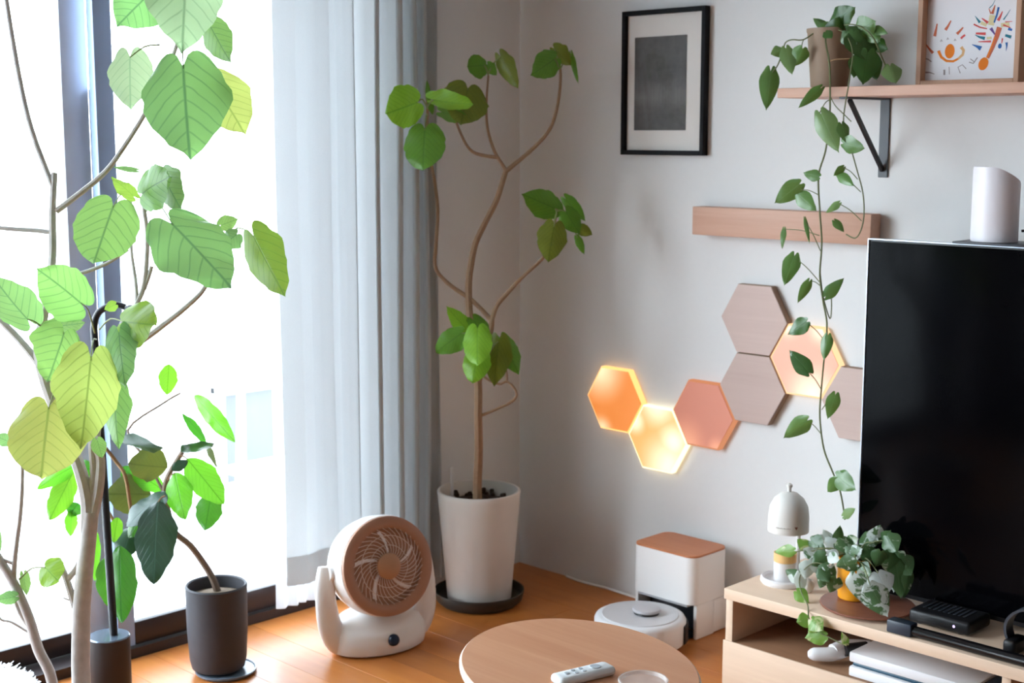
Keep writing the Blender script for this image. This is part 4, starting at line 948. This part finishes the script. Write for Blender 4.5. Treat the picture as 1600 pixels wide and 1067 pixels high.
# ------------------------------------------------------------------ pothos on the shelf
P_g = leafmat('pothos_leaf_green', (84, 126, 62), (100, 142, 76), (112, 152, 92), (112, 154, 60), .3, .12, .3, nv=5, vw=.02)
P_d = leafmat('pothos_leaf_dark', (52, 92, 38), (66, 108, 48), (60, 104, 44), (66, 116, 34), .25, .12, .3, nv=5, vw=.02)
P_l = leafmat('pothos_leaf_pale', (110, 148, 84), (128, 160, 98), (130, 160, 104), (130, 170, 80), .35, .12, .3, nv=5, vw=.02)
pc_ = Vector((1.161, -.112, 1.459))
po = thing('shelf_pothos', 'trailing heart-leaved pothos in a taupe pot on the wall shelf', 'potted plant', pc_)
MB().lathe([(.001, 0), (.043, 0), (.0455, .004), (.0565, .130), (.0585, .134), (.0585, .141), (.054, .141), (.053, .12), (.001, .116)], pc_, 44).build('pot', M_pot_b, po)
MB().lathe([(.053, .12), (.001, .126)], pc_, 24).build('soil', M_soil, po)
def atY(p, Y): q = onY(p[0], p[1], Y); return (q-CAM).dot(FW)
def vine(parent, name, pts, r, mat=M_vine):
    P = [onY(x, y, Y) for x, y, Y in pts]; return MB().tube(P, r, seg=6, sub=5).build(name, mat, parent)
vine(po, 'vine', [(1302, 45, -.12), (1320, 52, -.18), (1332, 80, -.215), (1328, 120, -.235), (1322, 155, -.235), (1318, 190, -.24), (1325, 215, -.24), (1338, 262, -.235), (1348, 300, -.23), (1350, 335, -.23), (1345, 360, -.23), (1336, 372, -.23), (1322, 366, -.23)], .0016)
vine(po, 'vine', [(1300, 44, -.12), (1290, 60, -.175), (1296, 100, -.2), (1297, 150, -.225), (1296, 185, -.235), (1290, 235, -.24), (1279, 275, -.24), (1281, 330, -.24), (1284, 380, -.24), (1281, 430, -.24), (1286, 470, -.24), (1292, 505, -.24), (1289, 545, -.24), (1284, 600, -.24), (1281, 650, -.24), (1287, 700, -.24), (1300, 735, -.24), (1312, 765, -.24), (1318, 795, -.24), (1320, 812, -.24)], .0021)
vine(po, 'vine', [(1281, 420, -.24), (1286, 462, -.235), (1297, 498, -.235), (1299, 468, -.235), (1294, 455, -.235)], .0014)
vine(po, 'vine', [(1300, 40, -.12), (1275, 50, -.16), (1255, 62, -.18), (1238, 62, -.19), (1228, 66, -.19), (1224, 76, -.19), (1216, 100, -.19), (1207, 113, -.19)], .0017)
vine(po, 'vine', [(1306, 42, -.12), (1330, 38, -.16), (1350, 45, -.18), (1365, 60, -.18), (1376, 85, -.16), (1385, 105, -.15)], .0017)
vine(po, 'vine', [(1300, 155, -.22), (1290, 160, -.235), (1280, 178, -.24), (1278, 186, -.24)], .0012)
vine(po, 'vine', [(1297, 150, -.225), (1305, 165, -.24), (1318, 178, -.24), (1330, 190, -.235)], .0012)
vine(po, 'vine', [(1293, 97, -.175), (1305, 93, -.178), (1320, 92, -.178), (1334, 91, -.172)], .0013, M_twig)
def pl_(par, m, b, t, w, Y, roll=None, pet=None, shape='pothos'):
    d = atY(b, Y); dt = atY(t, Y)
    return leaf(par, m, b, t, w*(1.14 if par is not po else 1.05), d, dt+random.uniform(-.02, .005), random.uniform(-22, 22) if roll is None else roll, shape, None if pet is None else (pet[0], pet[1], d), M_vine, rows=9, cols=8, petr=1.0)
for a in ((P_d, (1303, 36), (1337, 11), 36, -.14), (P_g, (1290, 42), (1270, 28), 15, -.14), (P_d, (1300, 55), (1312, 25), 30, -.15), (P_g, (1342, 48), (1369, 33), 38, -.17), (P_g, (1364, 45), (1388, 53), 15, -.16), (P_d, (1344, 50), (1354, 98), 54, -.17), (P_d, (1356, 82), (1348, 133), 44, -.175), (P_d, (1334, 50), (1330, 80), 30, -.185), (P_d, (1369, 68), (1387, 78), 22, -.15), (P_l, (1391, 103), (1400, 131), 30, -.15), (P_l, (1220, 78), (1204, 85), 19, -.19), (P_l, (1228, 76), (1238, 117), 25, -.195), (P_g, (1254, 76), (1242, 104), 27, -.19), (P_g, (1204, 111), (1197, 173), 31, -.19), (P_g, (1282, 138), (1247, 169), 18, -.23),
          (P_d, (1290, 50), (1300, 60), 16, -.19), (P_d, (1310, 46), (1298, 28), 26, -.13), (P_d, (1322, 48), (1340, 70), 34, -.185), (P_g, (1288, 46), (1300, 34), 18, -.15), (P_d, (1362, 92), (1370, 126), 26, -.165), (P_d, (1340, 90), (1334, 122), 24, -.185), (P_g, (1358, 50), (1376, 66), 24, -.165), (P_l, (1283, 178), (1311, 239), 36, -.245), (P_g, (1315, 194), (1323, 224), 19, -.245), (P_g, (1318, 224), (1352, 232), 27, -.245), (P_g, (1279, 276), (1255, 270), 19, -.245), (P_g, (1249, 288), (1210, 318), 31, -.245), (P_g, (1248, 304), (1276, 330), 26, -.24), (P_g, (1318, 261), (1302, 275), 12, -.235), (P_g, (1311, 273), (1335, 291), 17, -.235), (P_l, (1311, 317), (1290, 333), 12, -.235), (P_g, (1304, 345), (1319, 363), 13, -.235),
          (P_g, (1225, 358), (1222, 390), 9, -.24), (P_g, (1258, 343), (1265, 381), 7, -.24), (P_g, (1241, 400), (1225, 447), 27, -.245), (P_g, (1264, 440), (1246, 474), 16, -.245), (P_d, (1290, 463), (1319, 434), 20, -.24), (P_d, (1260, 503), (1231, 523), 26, -.245), (P_g, (1293, 525), (1287, 564), 19, -.245), (P_d, (1263, 581), (1233, 547), 28, -.245), (P_g, (1305, 617), (1293, 655), 22, -.245), (P_g, (1261, 657), (1224, 685), 29, -.245), (P_g, (1310, 751), (1293, 769), 23, -.245), (P_g, (1307, 744), (1338, 766), 31, -.245), (P_l, (1318, 806), (1337, 794), 15, -.245)):
    pl_(po, *a)
for a, b, Y in (((1248, 296), (1280, 305), -.24), ((1225, 358), (1280, 368), -.24), ((1258, 345), (1282, 392), -.24), ((1241, 402), (1280, 440), -.24), ((1264, 440), (1281, 446), -.24), ((1290, 463), (1285, 455), -.24), ((1262, 505), (1290, 535), -.24), ((1263, 581), (1284, 610), -.24), ((1261, 658), (1283, 678), -.24), ((1318, 262), (1340, 280), -.235), ((1311, 274), (1345, 300), -.235), ((1311, 318), (1346, 345), -.235), ((1252, 76), (1256, 62), -.19), ((1293, 526), (1292, 500), -.24), ((1305, 618), (1284, 640), -.24)):
    vine(po, 'stalk', [(a[0], a[1], Y), ((a[0]+b[0])/2, (a[1]+b[1])/2-3, Y), (b[0], b[1], Y)], .0011)

# ------------------------------------------------------------------ marbled pothos in the orange pot on the bench
oc_ = pc+Vector((-.045, .012, .0123))
mp_ = thing('marbled_pothos', 'bushy white-marbled pothos in an orange pot on the bench', 'potted plant', oc_)
MB().lathe([(.001, 0), (.033, 0), (.036, .003), (.0385, .05), (.0375, .092), (.039, .096), (.036, .099), (.034, .09), (.001, .085)], oc_, 40).build('pot', M_pot_o, mp_)
MB().lathe([(.034, .088), (.001, .092)], oc_, 24).build('soil', M_soil, mp_)
V_w = leafmat('marbled_leaf', (72, 108, 66), (92, 126, 84), (110, 140, 100), (96, 136, 84), .3, .1, .3, nv=5, vw=.02, white=(214, 226, 220), wth=.46)
V_g = leafmat('marbled_leaf_green', (66, 100, 58), (84, 118, 74), (90, 124, 80), (88, 128, 64), .3, .1, .3, nv=5, vw=.02, white=(196, 206, 180), wth=.6)
V_p = leafmat('marbled_leaf_white', (120, 150, 118), (150, 172, 146), (150, 170, 150), (200, 214, 196), .3, .1, .3, nv=5, vw=.02, white=(214, 224, 222), wth=.4)
V_l = leafmat('marbled_leaf_fresh', (112, 160, 60), (130, 174, 84), (120, 160, 80), (140, 186, 70), .35, .1, .3, nv=5, vw=.02, white=(206, 214, 160), wth=.58)
for a in ((V_w, (1300, 852), (1286, 826), 18, -.2), (V_g, (1308, 848), (1313, 820), 16, -.22), (V_p, (1310, 862), (1288, 838), 24, -.24), (V_g, (1316, 842), (1327, 868), 26, -.28), (V_g, (1322, 846), (1342, 842), 18, -.2), (V_w, (1336, 880), (1305, 884), 26, -.34), (V_w, (1366, 840), (1341, 850), 24, -.26), (V_w, (1366, 846), (1376, 820), 26, -.26), (V_g, (1386, 838), (1402, 864), 30, -.27), (V_g, (1404, 870), (1424, 900), 34, -.25), (V_g, (1400, 880), (1408, 936), 30, -.27), (V_g, (1418, 890), (1412, 936), 20, -.26), (V_g, (1390, 864), (1384, 893), 28, -.28), (V_g, (1362, 872), (1350, 852), 26, -.29),
          (V_p, (1372, 896), (1388, 928), 38, -.34), (V_w, (1338, 897), (1346, 940), 34, -.345), (V_w, (1360, 916), (1387, 964), 40, -.405), (V_g, (1307, 904), (1296, 926), 24, -.33), (V_w, (1296, 884), (1280, 920), 27, -.33), (V_w, (1263, 879), (1257, 905), 24, -.33), (V_w, (1247, 904), (1227, 890), 20, -.34), (V_l, (1240, 860), (1210, 862), 18, -.31), (V_l, (1262, 856), (1245, 842), 18, -.27), (V_g, (1267, 845), (1290, 862), 28, -.28), (V_w, (1270, 866), (1254, 857), 18, -.31), (V_p, (1307, 869), (1290, 861), 17, -.32), (V_p, (1325, 854), (1342, 872), 17, -.29), (V_l, (1245, 924), (1264, 942), 21, -.36),
          (V_l, (1262, 967), (1244, 972), 22, -.42), (V_l, (1268, 968), (1286, 986), 25, -.42), (V_l, (1289, 994), (1257, 996), 24, -.42), (V_l, (1323, 1006), (1315, 987), 11, -.425), (V_l, (1276, 984), (1262, 990), 18, -.425),
          (V_g, (1290, 868), (1268, 884), 26, -.32), (V_w, (1276, 872), (1276, 898), 24, -.32), (V_w, (1318, 858), (1302, 850), 22, -.26), (V_w, (1330, 866), (1348, 858), 22, -.3), (V_g, (1345, 868), (1330, 850), 22, -.25), (V_g, (1376, 862), (1368, 886), 24, -.3), (V_g, (1378, 868), (1396, 880), 24, -.26), (V_g, (1394, 890), (1394, 920), 26, -.25), (V_w, (1250, 896), (1252, 930), 18, -.345), (V_w, (1286, 845), (1272, 838), 16, -.24), (V_g, (1330, 860), (1316, 846), 22, -.24), (V_w, (1352, 856), (1362, 836), 20, -.25), (V_g, (1380, 846), (1392, 828), 20, -.25), (V_w, (1296, 868), (1312, 878), 18, -.33), (V_g, (1282, 890), (1296, 910), 20, -.34), (V_g, (1398, 866), (1414, 880), 24, -.24), (V_w, (1404, 896), (1396, 926), 22, -.26), (V_g, (1344, 884), (1362, 900), 22, -.33), (V_w, (1278, 856), (1268, 870), 18, -.29)):
    a = a[:4]+(min(a[4], -.245 if a[1][0] > 1312 or a[2][0] > 1318 else -.225),); pl_(mp_, *a)
O = oc_+Vector((0, 0, .092))
for (x, y, Y) in ((1312, 845, -.24), (1366, 848, -.27), (1402, 872, -.26), (1372, 895, -.33), (1336, 882, -.33), (1296, 880, -.32), (1264, 862, -.31), (1243, 862, -.31), (1340, 898, -.335), (1360, 915, -.40), (1388, 845, -.26)):
    E_ = onY(x, y, Y); mid = (O+E_)/2+Vector((0, 0, .018))
    MB().tube([O, mid, E_], [.0022, .0018, .0014], seg=6, sub=4).build('stalk', M_vine, mp_)
vine(mp_, 'vine', [(1296, 884, -.33), (1270, 880, -.335), (1250, 900, -.345), (1252, 925, -.36), (1262, 945, -.385), (1264, 966, -.415), (1276, 985, -.42), (1300, 998, -.42), (1320, 1008, -.42)], .0015)
